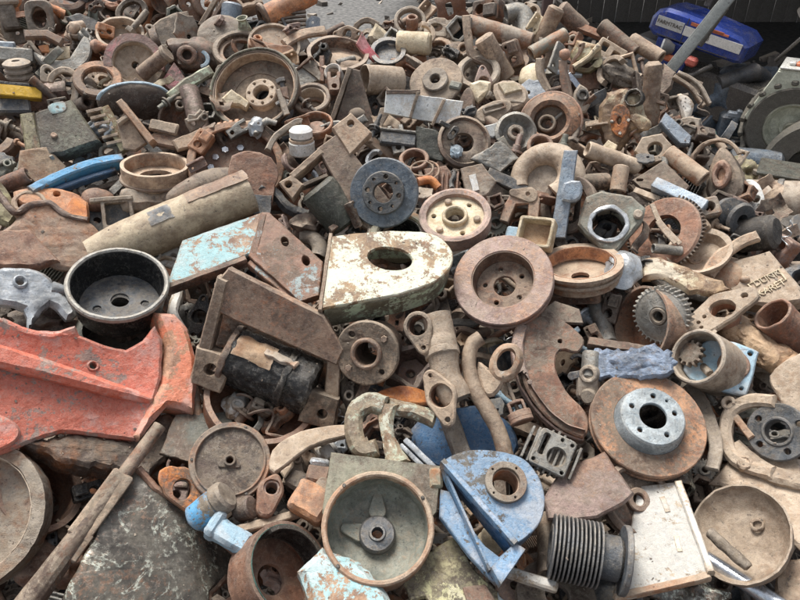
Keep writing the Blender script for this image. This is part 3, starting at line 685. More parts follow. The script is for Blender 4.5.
thing(p, 'solenoid', 'grey blue block|below the bright blue cylinder', 'block', [('body', S().box(6, 0, 0, 40, 22, 20, 4), 'lb'), ('collar', S().box(-14, 2, 0, 12, 28, 24, 4), 'lb')], rough=.7)
p = Pose(270, 492, 10, .06, 70, 20)
thing(p, 'shackle', 'rust brown shackle with round eye|right of the dark round cover', 'shackle', [('body', S().plate(hull((0, 0, 13), (-4, -18, 9), (4, 12, 5)), [circ(1, 2, 8, 22)], -8, 8, 2), 'rr'), ('bush', S().ring(8.5, 6, -10, 6, .6, M=mv(1, 2)), 'rp')], rough=.7)
p = Pipe(236, 512, 256, 505, 35, 8, .08)
thing(p, 'steel_plug', 'purple grey steel plug|between dark round cover and shackle', 'plug', (None, S().cyl(12, -10, 8, 2, 22), 'rp'), rough=.7)
p = Pose(313, 498, 12, .07, 100, 15, -30)
thing(p, 'square_lump', 'orange rust square block|left of the grey square housing', 'block', [('block', S().box(0, -4, -4, 38, 32, 30, 4), 'ro'), ('top_face', S().box(10, 16, -8, 30, 14, 26, 3), 'rt')], rough=1.5)
p = Pose(320, 470, 12, .05, 100, 20, -10)
thing(p, 'shiny_bracket', 'small brown block with a bright worn end|above the orange block', 'block', [('block', S().box(0, -6, -2, 24, 18, 20, 3), 'rr'), ('worn_end', S().box(-1, 6, 0, 20, 8, 18, 3), 'al')], rough=1)
p = Pose(300, 483, 10, .0, 100, 20, -30)
thing(p, 'dark_block', 'dark plum block|between shackle and orange block', 'block', (None, S().box(0, 0, -4, 24, 20, 24, 3), 'rd'), rough=1)
p = Pose(277, 519, 10, .05, 80, 40)
thing(p, 'flat_strip', 'narrow tan strip|below the shackle', 'strip', (None, S().plate(band(p.tr((237, 530), (275, 520), (322, 506)), 9), (), -4, 2, 1), 'tn'), rough=.8)
p = Pose(290, 568, 10, .09, 30, 38)
thing(p, 'brake_drum', 'rust brown deep drum with black liner|in the bottom middle', 'drum', [
    ('drum', S().cup(48, 40, 5, 16), 'rr'), ('liner', S().lathe([(43.6, 1), (44.4, 1), (44.4, -30), (43.6, -30)], 40), 'te'), ('lining_strip', S().lathe([(43, 3), (39, 3), (39, -26), (43, -26)], 30, rZ(20), True, 0, 110), 'bk')], rough=.6)
p = Pose(340, 585, 5, .13, 80, 20)
thing(p, 'crumpled_box', 'crumpled pale blue grey box|under the grey square housing', 'box', (None, S().plate(jag(p.tr((298, 570), (322, 545), (360, 560), (388, 590), (400, 625), (320, 625)), 1.2, 6), (), -26, 0, 7), 'tb'), rough=1.6, sharp=24)
p = Pose(452, 580, 5, .07, 80, 18)
thing(p, 'torn_plate', 'pale yellow green torn plate|at the bottom left of the blue fan housing', 'plate', [('plate', S().plate(jag(p.tr((402, 580), (430, 552), (452, 536), (462, 548), (475, 570), (498, 592), (500, 625), (440, 625), (425, 598), (410, 600)), 1, 7), (), -6, 0, 1.5), 'yg'), ('rust_flap', S().plate(p.tr((462, 588), (485, 586), (500, 608), (470, 612)), (), -1, 4, 1), 'rr')], rough=1.4)
p = Pose(530, 579, 5, .08, 80, 30)
thing(p, 'white_bar', 'short white painted bar|below the blue fan housing', 'bar', (None, S().plate(rrect(0, 0, 56, 11, 3, -17), (), -5, 4, 2), 'wt'), rough=.8)
p = Pose(546, 552, 12, .03, 60, 25)
thing(p, 'bearing_shell', 'tan bent shell|between blue fan housing and ribbed cylinder', 'shell', [('shell', S().sweep([(x, y, 0) for x, y in p.tr((543, 515), (550, 540), (552, 575))], [9, 13, 14], 14, inner=.8), 'rt'), ('ear', S().plate(p.tr((538, 556), (552, 552), (566, 566), (563, 572), (545, 562)), (), 6, 10, 1), 'rt')], rough=1)
p = Pose(556, 598, 0, .02, 60, 30)
thing(p, 'belt_pulley', 'dark grooved wheel|at the bottom edge under the white bar', 'wheel', (None, S().lathe([(40, 4), (36, 0), (40, -4), (40, -8), (20, -8), (12, 0), (12, 6), (30, 6)], 40), 'rd'), rough=.5)
p = Pose(600, 592, 0, .0, 90, 20)
thing(p, 'oil_pan', 'dark sooty pan|at the bottom edge under the ribbed cylinder', 'pan', (None, S().plate(rrect(0, 0, 80, 50, 8), [rrect(0, 2, 66, 36, 6)], -20, 0, 2).box(0, 0, -19, 76, 46, 4, 3), 'dg'), rough=1)
# =============================================================== MIDDLE BAND
# --- teal topped box beam
p = Pose(245, 258, 25, .09, 110, 35)
tf = p.tr((166, 287), (182, 240), (262, 212), (266, 214), (262, 256), (248, 254))
ef = p.tr((262, 212), (270, 213), (323, 262), (319, 296), (300, 302), (248, 256))
thing(p, 'box_beam', 'pale teal painted box beam|with two slots in its rusty end, left of the white cover', 'beam', [
    ('top_face', S().plate(tf, (), -6, 0, 1), 'tb'), ('front_lip', S().plate(band(p.tr((165, 288), (246, 258)), 6), (), -12, 1.5, 1), 'rr'),
    ('corner_weld', S().plate(band(p.tr((264, 214), (254, 254)), 7), (), -4, 1.5, 1.2), 'tg'),
    ('end_plate', S().plate(ef, [ell(*p.tr((285, 242))[0], 3.4, 6, 14, 15), ell(*p.tr((306, 261))[0], 3.4, 6, 14, 15)], -8, 1, 1), 'tg'),
    ('under_web', S().plate(p.tr((250, 258), (302, 302), (292, 300), (246, 262)), (), -14, -3, 1), 'tg')], rough=.7)
# --- rusty long bracket with eared frame
p = Pose(335, 180, 35, .06, 100, 18)
thing(p, 'mounting_bracket', 'long rusty bracket plate|leaning behind the blue black brake disc', 'bracket', [
    ('long_plate', S().plate(p.tr((317, 150), (338, 135), (404, 220), (378, 238), (362, 228)), (), -6, 5, 1.5), 'rb'),
    ('upper_foot', S().plate(p.tr((332, 130), (351, 115), (372, 135), (350, 157)), [circ(*p.tr((351, 126))[0], 3.3, 14)], -6, 7, 1.5), 'rt'),
    ('lower_foot', S().plate(p.tr((279, 184), (292, 176), (304, 186), (293, 201)), [circ(*p.tr((289, 186))[0], 3.5, 14)], -8, 6, 1.5), 'rt'),
    ('side_wall', S().plate(band(p.tr((292, 178), (322, 152)), 7), (), -12, 6, 1.5), 'rt'), ('lower_rail', S().plate(band(p.tr((330, 230), (358, 212)), 6), (), -10, 3, 1), 'rb'), ('cross_bar', S().plate(band(p.tr((302, 186), (328, 175)), 4), (), -10, 2, 1), 'rt'),
    ('side_flange', S().plate(p.tr((320, 153), (327, 150), (368, 222), (360, 228)), (), -26, 1, 1.5), 'rb')], rough=.6)
p = Pipe(345, 222, 316, 186, 5, 15, .04)
thing(p, 'motor_drum', 'dusty grey motor drum|inside the long rusty bracket', 'motor', (None, S().cyl(20, -26, 22, 3, 28), 'gt'), rough=.6)
p = Pose(305, 225, 12, .0, 90, 20)
thing(p, 'rust_stones', 'brown broken lump|under the dusty grey motor drum', 'lump', (None, S().blob((0, 0, -4), (14, 11, 12), 3, .25), 'rb'), rough=1.2)
# --- tan tube and black drum on the left
p = Pipe(100, 255, 248, 192, -4, 18, .06)
thing(p, 'exhaust_can', 'long tan tapered tube with a grey bare patch', 'tube', [
    ('tube', S().lathe([(22, 82), (22, 60), (23, 20), (23, -20), (21, -60), (17, -84), (15, -84), (19, -60), (20, 0), (20, 82)], 40), 'tt'),
    ('bare_patch', S().lathe([(22.9, -22), (23.5, -20), (23.5, 0), (22.9, 2)], 10, rZ(222), True, 0, 42), 'dg'), ('lap_seam', S().lathe([(22.3, 18), (23.8, 20), (23.8, 84), (22.3, 84)], 14, rZ(170), True, 0, 75), 'rb')], rough=.9)
p = Pose(118, 283, 25, .16, 95, 42)
dr = S().cup(47, 36, 3.5, 9, 0, 5)
thing(p, 'drum_pan', 'deep black drum pan with pale rim|holed floor, left of the teal box beam', 'drum', [
    ('bowl', dr, 'bk'), ('rim', S().ring(49, 44, -5, 2, 1.5), 'st'), ('floor_disc', S().plate(circ(0, 0, 41, 36), [circ(0, 4, 9, 20), circ(-22, -6, 4, 10), circ(24, -2, 4, 10)], -34, -31, .5), 'dg')], rough=.5)
p = Pose(118, 330, 14, -.0, 90, 30)
thing(p, 'drum_stand', 'dark cylinder base|under the black drum pan', 'base', (None, S().cup(36, 40, 4, 0).ring(40, 34, -14, -4, 2), 'gt'), rough=.7)
# --- left edge castings
p = Pose(48, 245, 30, .06, 85, 28)
thing(p, 'cast_shell', 'broad brown casting with a pale broken edge|at the left, above the grey arm', 'casting', [
    ('shell', S().plate(jag(smooth(p.tr((-20, 250), (10, 225), (28, 208), (50, 200), (70, 212), (90, 222), (104, 240), (88, 258), (70, 270), (40, 262), (0, 268)), 3), .6, 7), (), -10, 0, 3), 'rb'),
    ('broken_edge', S().plate(band(smooth(p.tr((-4, 190), (14, 212), (30, 206), (50, 204), (68, 216), (88, 220)), 4, False), 6), (), -4, 3, 1.5), 'rp'),
    ('lower_skirt', S().plate(p.tr((-20, 232), (30, 230), (60, 262), (40, 268), (-20, 268)), (), -8, 4, 3), 'rr')], rough=1.6)
p = Pose(60, 202, 16, .05, 90, 40)
thing(p, 'bearing_casting', 'orange tan bearing cap with arched opening|above the broad brown casting', 'casting', [
    ('cap', S().plate(smooth(p.tr((14, 192), (40, 188), (72, 192), (88, 205), (86, 222), (60, 220), (40, 205), (22, 205)), 3), [circ(*p.tr((57, 195))[0], 3, 10)], -12, 2, 2), 'ro'),
    ('arch', S().ring(16, 11, -14, 3, 1.5, M=mv(*p.tr((30, 204))[0])), 'rt'), ('leg', S().plate(p.tr((74, 198), (88, 205), (88, 226), (64, 216)), (), -4, 6, 2), 'ri')], rough=.9)
p = Pose(4, 205, 15, .10, 120, 25)
thing(p, 'cast_corner', 'yellowish broken casting corner|cut by the left frame edge', 'casting', (None, S().plate(jag(p.tr((-20, 185), (0, 180), (22, 212), (10, 226), (-20, 215)), .8, 6), (), -14, 0, 4), 'yg'), rough=1.6)
p = Pose(40, 292, 16, .13, 75, 25)
thing(p, 'aluminium_casting', 'pale grey cast arm|between the broad brown casting and the orange red casting', 'casting', [
    ('arm', S().plate(smooth(p.tr((-10, 272), (20, 268), (44, 274), (62, 292), (76, 312), (66, 320), (50, 305), (28, 330), (24, 310), (-10, 300)), 3), [circ(*p.tr((20, 284))[0], 3.5, 12)], -10, 4, 4), 'al'),
    ('boss', S().ring(7, 3.5, -2, 8, 2, M=mv(*p.tr((20, 284))[0])), 'al'), ('finger', S().sweep([(x, y, -2) for x, y in p.tr((52, 288), (70, 292), (82, 286))], [8, 6, 4], 12), 'al')], rough=1.2)
p = Pose(48, 318, 10, .03, 90, 30)
thing(p, 'broken_bracket', 'dark rusty broken bracket|behind the orange red casting', 'bracket', (None, S().blob((0, 0, -8), (30, 16, 16), 4, .3, 2), 'rd'), rough=1.6)
p = Pose(118, 215, 14, .03, 90, 15, 5)
thing(p, 'window_frame', 'small grey open square frame|left above the long tan tube', 'frame', [('frame', S().plate(rrect(0, 0, 30, 30, 1), [rrect(0, 1, 22, 22, 1)], -6, 3, 1), 'rg'), ('back_plate', S().plate(rrect(0, 0, 28, 28, 1), (), -8, -5, .5), 'dg'), ('top_ledge', S().box(-4, 16, 0, 40, 5, 8, 1), 'rg')], rough=.6)
p = Pose(148, 198, 14, .02, 90, 30)
thing(p, 'ribbed_case', 'dark grey brown case|right of the small square frame', 'case', [('case', S().box(0, 0, -6, 52, 26, 20, 6), 'rg'), ('dome', S().blob((22, 0, -2), (13, 14, 10), 3, .06), 'rb')], rough=1)
p = Pose(98, 198, 10, .0, 80, 30)
thing(p, 'iron_dome', 'small dark red dome|under the blue brake shoe', 'dome', (None, S().blob((0, 0, -4), (16, 13, 10), 3, .05), 'rr'), rough=.6)
# --- blue shoe and brown rim band
p = Pose(80, 180, 10, .07, 90, 35)
thing(p, 'brake_shoe', 'bright blue curved brake band|beside the rust brown rim', 'brake shoe', [
    ('band', S().plate(band(smooth(p.tr((30, 190), (60, 175), (92, 163), (123, 157)), 4, False), 9), (), -18, 2, 1.5), 'bw'), ('shoe_web', S().plate(band(smooth(p.tr((46, 190), (80, 177), (116, 166)), 4, False), 5), (), -14, -4, 1), 'bd')], rough=.6)
p = Pose(155, 164, 12, .06, 92, 68)
thing(p, 'brake_drum', 'rust brown rim seen edge on|beside the blue brake band', 'drum', [('rim', S().cup(33, 18, 4, 18), 'rt'), ('flange', S().ring(35, 29, -16, -13, .6), 'rb')], rough=.4)
p = Pose(72, 190, 10, .02, 85, 40)
thing(p, 'flat_bar', 'thin dark flat bar|under the rust brown rim', 'bar', (None, S().plate(band(p.tr((80, 194), (130, 178), (160, 172)), 6), (), -3, 1, .6), 'rd'), rough=.6)
p = Pose(40, 163, 18, .05, 80, 25)
thing(p, 'weathered_board', 'brown weathered panel|left of the blue brake band', 'panel', (None, S().plate(jag(p.tr((20, 150), (48, 146), (66, 166), (62, 176), (36, 184), (18, 168)), .5, 6), (), -6, 0, 1), 'br'), rough=.8)
p = Pipe(2, 186, 28, 174, 18, 10, .07)
thing(p, 'pipe_stub', 'dark red brown pipe stub|at the left edge below the weathered panel', 'pipe', (None, S().ring(8, 5, -16, 14, 1), 'rr'), rough=.5)
# --- tan drum shell, holed drum
p = Pose(236, 163, 18, .0, 95, 30)
thing(p, 'clutch_drum', 'rusty drum with shiny bolts inside|behind the long tan tube', 'drum', [
    ('drum', S().cup(46, 20, 4, 10), 'rr')] + [('bolt_head', S().bolt(26 * cos(a), 26 * sin(a), -18, 4, 5), 'ch') for a in (1.4, 2.0, 2.5, 3.0)] + [('rim_plate', S().ring(48, 40, -3, 1, 1), 'ro')], rough=.5)
p = Pose(254, 176, 22, .07, 80, 18)
thing(p, 'curved_guard', 'orange brown curved guard sheet|between tan tube and long rusty bracket', 'guard', [
    ('sheet', S().plate(smooth(p.tr((232, 155), (260, 152), (278, 166), (276, 185), (270, 212), (252, 214), (230, 190)), 2), (), -4, 0, 1), 'rr'), ('grey_end', S().plate(p.tr((244, 194), (272, 196), (270, 214), (252, 214)), (), -2, 2, .8), 'dg')], rough=1.2)
p = Pose(205, 184, 12, .08, 80, 25)
thing(p, 'half_shell', 'brown rounded half shell|lying on the long tan tube', 'shell', (None, S().blob((0, 0, -6), (40, 14, 14), 4, .06, 1, rZ(24)), 'rb'), rough=.9)
# --- cream wheel, rusty open drum, beige box, blue bar
p = Pose(455, 216, 20, .08, 95, 43)
thing(p, 'painted_pulley', 'cream painted wheel with pink rust rim|above the rusty brake disc', 'wheel', [
    ('rim', S().lathe([(36, -12), (36, 3), (33, 4), (29, 2), (29, -8), (33, -12)], 44), 'rp'), ('web', S().plate(circ(0, 0, 31, 40), [circ(0, 0, 10, 24)] + ringholes(3, 22, 2.4, 50), -7, -3, .8), 'bt'),
    ('hub', S().ring(13, 9.5, -10, 3, 1), 'bt')] + [('web_boss', S().cyl(3.6, -3, 1, 1, 12, mv(22 * cos(a), 22 * sin(a))), 'rt') for a in (1.9, 3.95, 6.1)], rough=.4)
p = Pose(400, 234, 10, .06, 95, 40)
thing(p, 'clutch_housing', 'grey green ring housing with dark opening|behind the white cover', 'housing', [('rim', S().ring(30, 22, -10, 3, 1.5), 'gg'), ('bore', S().cup(22, 22, 2, 0), 'bk'), ('lug', S().box(-26, 8, -4, 14, 16, 8, 2), 'rg')], rough=.6)
p = Pose(580, 262, 18, .06, 92, 62)
thing(p, 'brake_drum', 'tan open drum with orange inside|beside the rusty brake disc', 'drum', [('drum', S().cup(38, 20, 3.5, 9, 4), 'rt'), ('inner_liner', S().lathe([(33.6, 0), (34.4, 0), (34.2, -14), (33.2, -14)], 44), 'ro'), ('bead', S().ring(41, 37, -12, -8, 1.2), 'rt'), ('lower_flange', S().plate(rrect(-8, -8, 56, 40, 6), (), -34, -22, 2), 'ro')], rough=.4)
p = Pose(535, 232, 14, .07, 120, 25, -12)
thing(p, 'junction_box', 'beige open square box|beside the upright blue grey bar', 'box', [('walls', S().plate(rrect(0, 0, 36, 32, 3), [rrect(0, 0, 29, 25, 2)], -14, 2, 1), 'bt'), ('floor', S().plate(rrect(0, 0, 34, 30, 2), (), -15, -11, .5), 'br'), ('side_lug', S().box(-24, -2, -8, 14, 14, 10, 2), 'lb')], rough=.6)
p = Pose(562, 195, 22, .10, 90, 8)
thing(p, 'square_tube', 'upright blue grey galvanised tube with a block on it', 'tube', [
    ('tube', S().plate(p.tr((564, 150), (578, 150), (566, 238), (550, 238)), (), -14, 0, 1.5), 'gv'), ('block', S().plate(smooth(p.tr((564, 184), (580, 182), (582, 194), (576, 202), (562, 201)), 2), (), -10, 8, 2), 'gv')], rough=.5)
p = Pose(545, 178, 18, .02, 110, 25)
thing(p, 'turbo_housing', 'round tan snail housing|behind the upright blue grey tube', 'housing', [
    ('scroll', S().sweep([(x, y, 0) for x, y in arc(0, 0, 26, 200, -60, 18)], [8 + i * .45 for i in range(19)], 14), 'tn'), ('disc', S().cyl(22, -10, -2, 2, 30), 'rg')], rough=.7)
p = Pose(568, 205, 14, .03, 150, 30)
thing(p, 'ring_flange', 'dark tan ring flange|half hidden behind the upright blue grey tube', 'ring', (None, S().ring(30, 20, -6, 3, 1.5), 'rb'), rough=.6)
p = Pose(516, 203, 14, .06, 90, 20, -20)
thing(p, 'u_channel', 'dark bent U-channel|left of the upright blue grey tube', 'channel', [('channel', S().plate(p.tr((503, 206), (512, 192), (530, 190), (540, 198), (538, 220), (528, 222), (528, 204), (516, 204), (508, 222), (500, 220)), (), -26, 0, 1), 'rb'), ('top_ear', S().plate(hull((10, 12, 8), (-6, 9, 4)), [circ(8, 12, 2, 8)], -2, 2, .8), 'rt')], rough=.6)
p = Pose(508, 180, 12, .03, 60, 25)
thing(p, 'grey_strap', 'blue grey angled strap|left of the round snail housing', 'strap', (None, S().plate(band(p.tr((488, 172), (510, 182), (542, 200)), 12), (), -8, 0, 1), 'dg'), rough=.8)
p = Pose(479, 185, 12, .08, 100, 20)
thing(p, 'painted_tab', 'crushed plate with a white painted patch|above the cream wheel', 'plate', [('plate', S().plate(jag(p.tr((460, 168), (482, 164), (496, 182), (486, 196), (466, 194)), .8, 5), (), -5, 0, 1), 'rg'), ('white_patch', S().plate(p.tr((468, 176), (476, 174), (480, 190), (473, 192)), (), -1, 1.2, .4), 'ww')], rough=1.2)
p = Pipe(596, 182, 578, 183, 35, 6, .08)
thing(p, 'pipe_stub', 'small tan pipe mouth|right of the upright blue grey tube', 'pipe', (None, S().ring(8.5, 6, -24, 10, 1), 'rt'), rough=.5)
# --- right middle: square housing, pipes, flange
p = Pose(610, 223, 22, .08, 80, 20)
jh = jag(circ(*p.tr((608, 224))[0], 16, 22), 1, 4)
thing(p, 'valve_housing', 'grey brown square housing with jagged pale hole|right of the upright blue grey tube', 'housing', [
    ('body', S().plate(p.tr((586, 196), (602, 190), (632, 196), (646, 208), (643, 220), (616, 252), (600, 248), (578, 224)), [jh], -16, 0, 2.5), 'gp'),
    ('hole_lip', S().plate(jag(circ(*p.tr((608, 224))[0], 20, 24), .8, 4), [jh], -2, 2, .8), 'al'), ('inner_wall', S().ring(19, 16, -40, -3, 1, M=mv(*p.tr((608, 224))[0])), 'bk'), ('knob', S().cyl(5, -4, 4, 1.5, 14, mv(*p.tr((638, 215))[0])), 'rg')], rough=.8)
p = Pipe(621, 166, 618, 194, 20, 8, .10)
thing(p, 'pipe_stub', 'short upright tan pipe|standing behind the grey brown square housing', 'pipe', (None, S().ring(8, 5.5, -14, 13, 1), 'rt'), rough=.5)
p = Pipe(640, 168, 584, 148, 22, 8, .06)
thing(p, 'pipe_stub', 'grey tan pipe with open left end|below the orange flanged pump', 'pipe', (None, S().ring(8, 5.8, -30, 28, 1), 'tn'), rough=.5)
p = Pose(654, 150, 12, .06, 90, 15, 10)
thing(p, 'nut_flange', 'tan six-sided flange with round hole|at the top of the fallen tan pipe', 'flange', (None, S().plate(p.tr((634, 152), (642, 138), (662, 134), (672, 146), (668, 160), (648, 166)), [circ(1, 0, 7, 20)], -8, 4, 1.5), 'tn'), rough=.5)
p = Pipe(668, 153, 704, 180, 14, 10, .07)
thing(p, 'pipe_stub', 'fallen tan pipe|right of the six-sided flange', 'pipe', (None, S().ring(9, 6.5, -24, 22, 1), 'rt'), rough=.5)
p = Pose(722, 175, 22, .06, 150, 22)
thing(p, 'water_pump', 'rust tan pump casting with oval orange boss|right of the fallen tan pipe', 'pump', [
    ('body', S().plate(smooth(p.tr((704, 190), (712, 158), (722, 146), (738, 168), (742, 190), (730, 204), (716, 206)), 3), (), -20, 0, 4), 'rt'), ('oval_boss', S().ring(11, 5, -2, 5, 1.5, M=Matrix.Diagonal((.8, 1.3, 1, 1))), 'rr'), ('boss_core', S().cyl(5, -2, 1, 1, 16, Matrix.Diagonal((.8, 1.5, 1, 1))), 'ro'),
    ('side_hoop', S().ring(26, 22, -4, 2, 1, M=mv(*p.tr((712, 162))[0], -8), a0=20, a1=170), 'rt')], rough=.9)
p = Pipe(654, 184, 704, 208, 14, 8, .11)
thing(p, 'square_tube', 'short galvanised square tube|lying in front of the rust tan pump', 'tube', (None, S().box(0, 0, 0, 12, 14, 56, 1), 'gv'), rough=.3, M=None)
p = Pose(658, 200, 8, .06, 90, 30, -18)
thing(p, 'flat_bar', 'tan flat bar|below the short galvanised square tube', 'bar', (None, S().plate(band(p.tr((634, 190), (664, 202), (692, 214)), 7), (), -4, 2, 1), 'tn'), rough=.5)
p = Pose(655, 182, 12, .03, 80, 25)
thing(p, 'wedge_plate', 'brown wedge plate|under the fallen tan pipe', 'plate', (None, S().plate(p.tr((632, 180), (664, 160), (690, 186), (682, 196), (640, 188)), [rrect(*p.tr((640, 180))[0], 6, 2, .8)], -6, 0, 1.2), 'rb'), rough=.6)
p = Pose(752, 196, 14, .02, 120, 25)
thing(p, 'pierced_casting', 'bright white pierced casting|right of the rust tan pump', 'casting', [('disc', S().plate(smooth(p.tr((742, 182), (756, 182), (764, 196), (762, 212), (750, 212), (742, 206)), 3), [circ(4, -4, 4, 12), circ(-3, 8, 3, 10), circ(8, -12, 2, 8)], -8, 2, 1.2), 'ww'), ('back_tab', S().plate(p.tr((738, 172), (744, 172), (742, 208), (736, 206)), (), -4, 1, .6), 'rg')], rough=.9)
p = Pipe(722, 212, 746, 222, 45, 8, .06)
thing(p, 'belt_pulley', 'dark grey pulley seen from its side|below the rust tan pump', 'pulley', (None, S().lathe([(6, 12), (15, 12), (17, 9), (12, 4), (17, 0), (12, -4), (17, -8), (17, -12), (6, -12)], 32), 'dg'), rough=.4)
p = Pose(708, 209, 8, .10, 60, 25, 20)
thing(p, 'square_nut', 'brown square nut|at the end of the short galvanised square tube', 'nut', (None, S().plate(rrect(0, 0, 20, 20, 3), [circ(0, 0, 5, 14)], -9, 8, 2), 'rg'), rough=.6)
p = Pose(664, 232, 18, .02, 140, 32)
thing(p, 'flywheel', 'dark rust flywheel with oval opening|right of the grey brown square housing', 'flywheel', [('disc', S().plate(circ(0, 0, 37, 44), [circ(0, 0, 17, 26)], -7, 2, 2), 'rr'), ('ring_gear', S().plate(gearline(40, 37.5, 60), [circ(0, 0, 36, 40)], -5, 0, .4), 'rd')], rough=.5)
p = Pose(668, 228, 10, .10, 60, 25)
thing(p, 'leaf_strip', 'pair of narrow tan leaf strips|across the dark rust flywheel', 'strips', [('strip', S().plate(band(smooth(p.tr((652, 204), (660, 222), (680, 244)), 4, False), 5), (), -1, 1, .4), 'tn'), ('strip', S().plate(band(smooth(p.tr((657, 222), (664, 232), (675, 244)), 4, False), 5), (), 2, 4, .4), 'tn')], rough=.5)
p = Pose(699, 251, 16, .05, 100, 45)
thing(p, 'bowl', 'tan grey shallow bowl|right of the dark rust flywheel', 'bowl', (None, S().lathe([(31, 2), (26, 0), (22, -10), (0, -14), (0, -17), (24, -13), (31, -2)], 40, None, False), 'tn'), rough=.6)
p = Pose(700, 229, 8, .07, 90, 25, 40)
thing(p, 'orange_stub', 'small orange rusted stub|above the tan grey bowl', 'stub', (None, S().box(0, 0, 0, 20, 13, 12, 3), 'br'), rough=1)
p = Pose(733, 256, 12, .09, 70, 25)
thing(p, 'brake_lever', 'long curved brown lever|over the lettered casting', 'lever', (None, S().plate(band(smooth(p.tr((707, 276), (720, 258), (740, 243), (758, 236)), 4, False), [14] * 6 + [11] * 7), (), -5, 4, 2), 'rt'), rough=.7)
p = Pose(688, 275, 14, .09, 90, 25)
thing(p, 'cylinder_block', 'long rough yellowish casting|below the tan grey bowl', 'casting', [('block', S().plate(jag(p.tr((642, 270), (644, 258), (660, 257), (690, 268), (722, 280), (732, 290), (716, 298), (690, 294), (660, 278), (642, 280)), 1.2, 5), (), -12, 2, 4), 'cr'), ('lower_face', S().plate(jag(p.tr((644, 272), (690, 282), (724, 296), (700, 300), (660, 286)), .8, 5), (), -14, -2, 3), 'gt')], rough=1.6)
p = Pose(622, 268, 14, .05, 80, 25)
thing(p, 'alloy_piece', 'pale grey alloy chunk|between tan open drum and rough yellowish casting', 'chunk', (None, S().blob((0, 0, -4), (17, 20, 12), 3, .22, 1.5), 'al'), rough=1.4)
p = Pose(765, 282, 22, .06, 80, 25)
lt = p.tr((724, 262), (770, 250), (800, 285), (806, 300), (770, 306), (735, 300), (726, 285))
thing_sh = p
fr = p.tr((747, 285), (779, 269), (787, 280), (758, 295))
thing(p, 'lettered_casting', 'tan casting with raised framed lettering|below the long curved brown lever', 'casting', [
    ('block', S().plate(lt, (), -26, 0, 3), 'tn'), ('side_round', S().blob((-34, 8, -12), (20, 24, 16), 3, .04), 'rt'),
    ('letter_frame', S().plate(fr, [[(x * .9 + sum(a for a, _ in fr) / 4 * .1, y * .88 + sum(b for _, b in fr) / 4 * .12) for x, y in fr]], -1, 1.6, .4), 'bt'), ('knob', S().blob((-18, 2, 1), (5, 4, 4), 2, .02), 'rt')], rough=.5)
for txt, u in (('DUNK', (767, 278.5)), ('KARET', (771, 288.5))):
    cu = bpy.data.curves.new('lettering', 'FONT'); cu.body = txt; cu.size = 9.5 * p.k; cu.extrude = .9 * p.k; cu.align_x = 'CENTER'; cu.align_y = 'CENTER'
    tmp = bpy.data.objects.new('lettering', cu); COL.objects.link(tmp); bpy.context.view_layer.update()
    me = bpy.data.meshes.new_from_object(tmp.evaluated_get(bpy.context.evaluated_depsgraph_get()))
    bpy.data.objects.remove(tmp)
    ob = bpy.data.objects.new('raised_lettering', me); COL.objects.link(ob); me.materials.clear(); me.materials.append(mat('bt'))
    ob.parent = bpy.data.objects['lettered_casting']
    x, y = p.tr(u)[0]; ang = math.atan2(fr[1][1] - fr[0][1], fr[1][0] - fr[0][0])
    ob.location = (x * p.k, y * p.k, .6 * p.k); ob.rotation_euler = (0, 0, ang)
p = Pipe(742, 236, 770, 232, 20, 10, .04)
thing(p, 'dark_tank', 'dark brown round tank|behind the lettered casting', 'tank', (None, S().cyl(17, -18, 20, 4, 26), 'sh'), rough=.6)
# =============================================================== TOP OF THE HEAP
# --- top left
p = Pose(40, 18, 12, .05, 150, 20)
thing(p, 'pipe_fitting', 'grey brown flanged pipe fitting|in the top left corner', 'pipe fitting', [('flange', S().plate(rrect(0, 0, 26, 34, 8), [ell(0, 0, 7, 10, 20)], -3, 3, 1.2), 'rg'), ('neck', S().ring(12, 8, -30, -2, 1), 'rb')], rough=.6)
p = Pose(8, 16, 12, .04, 60, 20, 8)
thing(p, 'cast_bracket', 'grey brown T-shaped bracket|left of the grey brown flanged pipe fitting', 'bracket', [('web', S().box(0, -2, 0, 15, 24, 14, 2), 'rg'), ('top_plate', S().box(0, 12, 0, 26, 6, 18, 2), 'rg')], rough=.6)
p = Pose(86, 22, 10, .04, 80, 30)
thing(p, 'steel_wedge', 'dark grey folded wedge|right of the grey brown flanged pipe fitting', 'wedge', (None, S().plate(p.tr((66, 16), (80, 12), (104, 22), (96, 32), (78, 28)), (), -10, 0, 2), 'dg'), rough=.8)
p = Pose(120, 32, 10, .05, 95, 50)
thing(p, 'brake_drum', 'pale brown half sunk drum|beside the dark grey folded wedge', 'drum', [('drum', S().cup(23, 16, 3, 6), 'tn'), ('stud', S().cyl(1.5, -16, -4, .3, 8), 'rb')], rough=.5)
p = Pose(132, 13, 10, .04, 120, 15)
thing(p, 'hoop_clamp', 'dark grey oval hoop|at the top of the heap', 'hoop', (None, S().plate(ell(0, 0, 17, 13, 28, 35), [ell(0, 0, 11, 8.5, 24, 35)], -7, 4, 1.2), 'rg'), rough=.6)
p = Pipe(172, -6, 158, 5, 40, 8, .05)
thing(p, 'pipe_stub', 'wide rusty pipe mouth at the top edge|right of the dark grey oval hoop', 'pipe', (None, S().ring(11, 9, -22, 10, 1), 'rb'), rough=.5)
p = Pose(170, 30, 14, .04, 100, 28)
thing(p, 'cast_cover', 'brown three-sided cast cover with lugs|right of the pale brown half sunk drum', 'casting', [('cover', S().plate(smooth(p.tr((144, 34), (160, 18), (188, 10), (186, 26), (182, 44), (166, 48), (150, 42)), 2), (), -10, 0, 2), 'rt'), ('rim_lug', S().ring(4, 1.6, -2, 4, .6, M=mv(*p.tr((150, 29))[0])), 'rg'), ('lip', S().plate(band(p.tr((145, 40), (164, 48), (182, 44)), 5), (), -6, 3, 1.2), 'gg')], rough=.8)
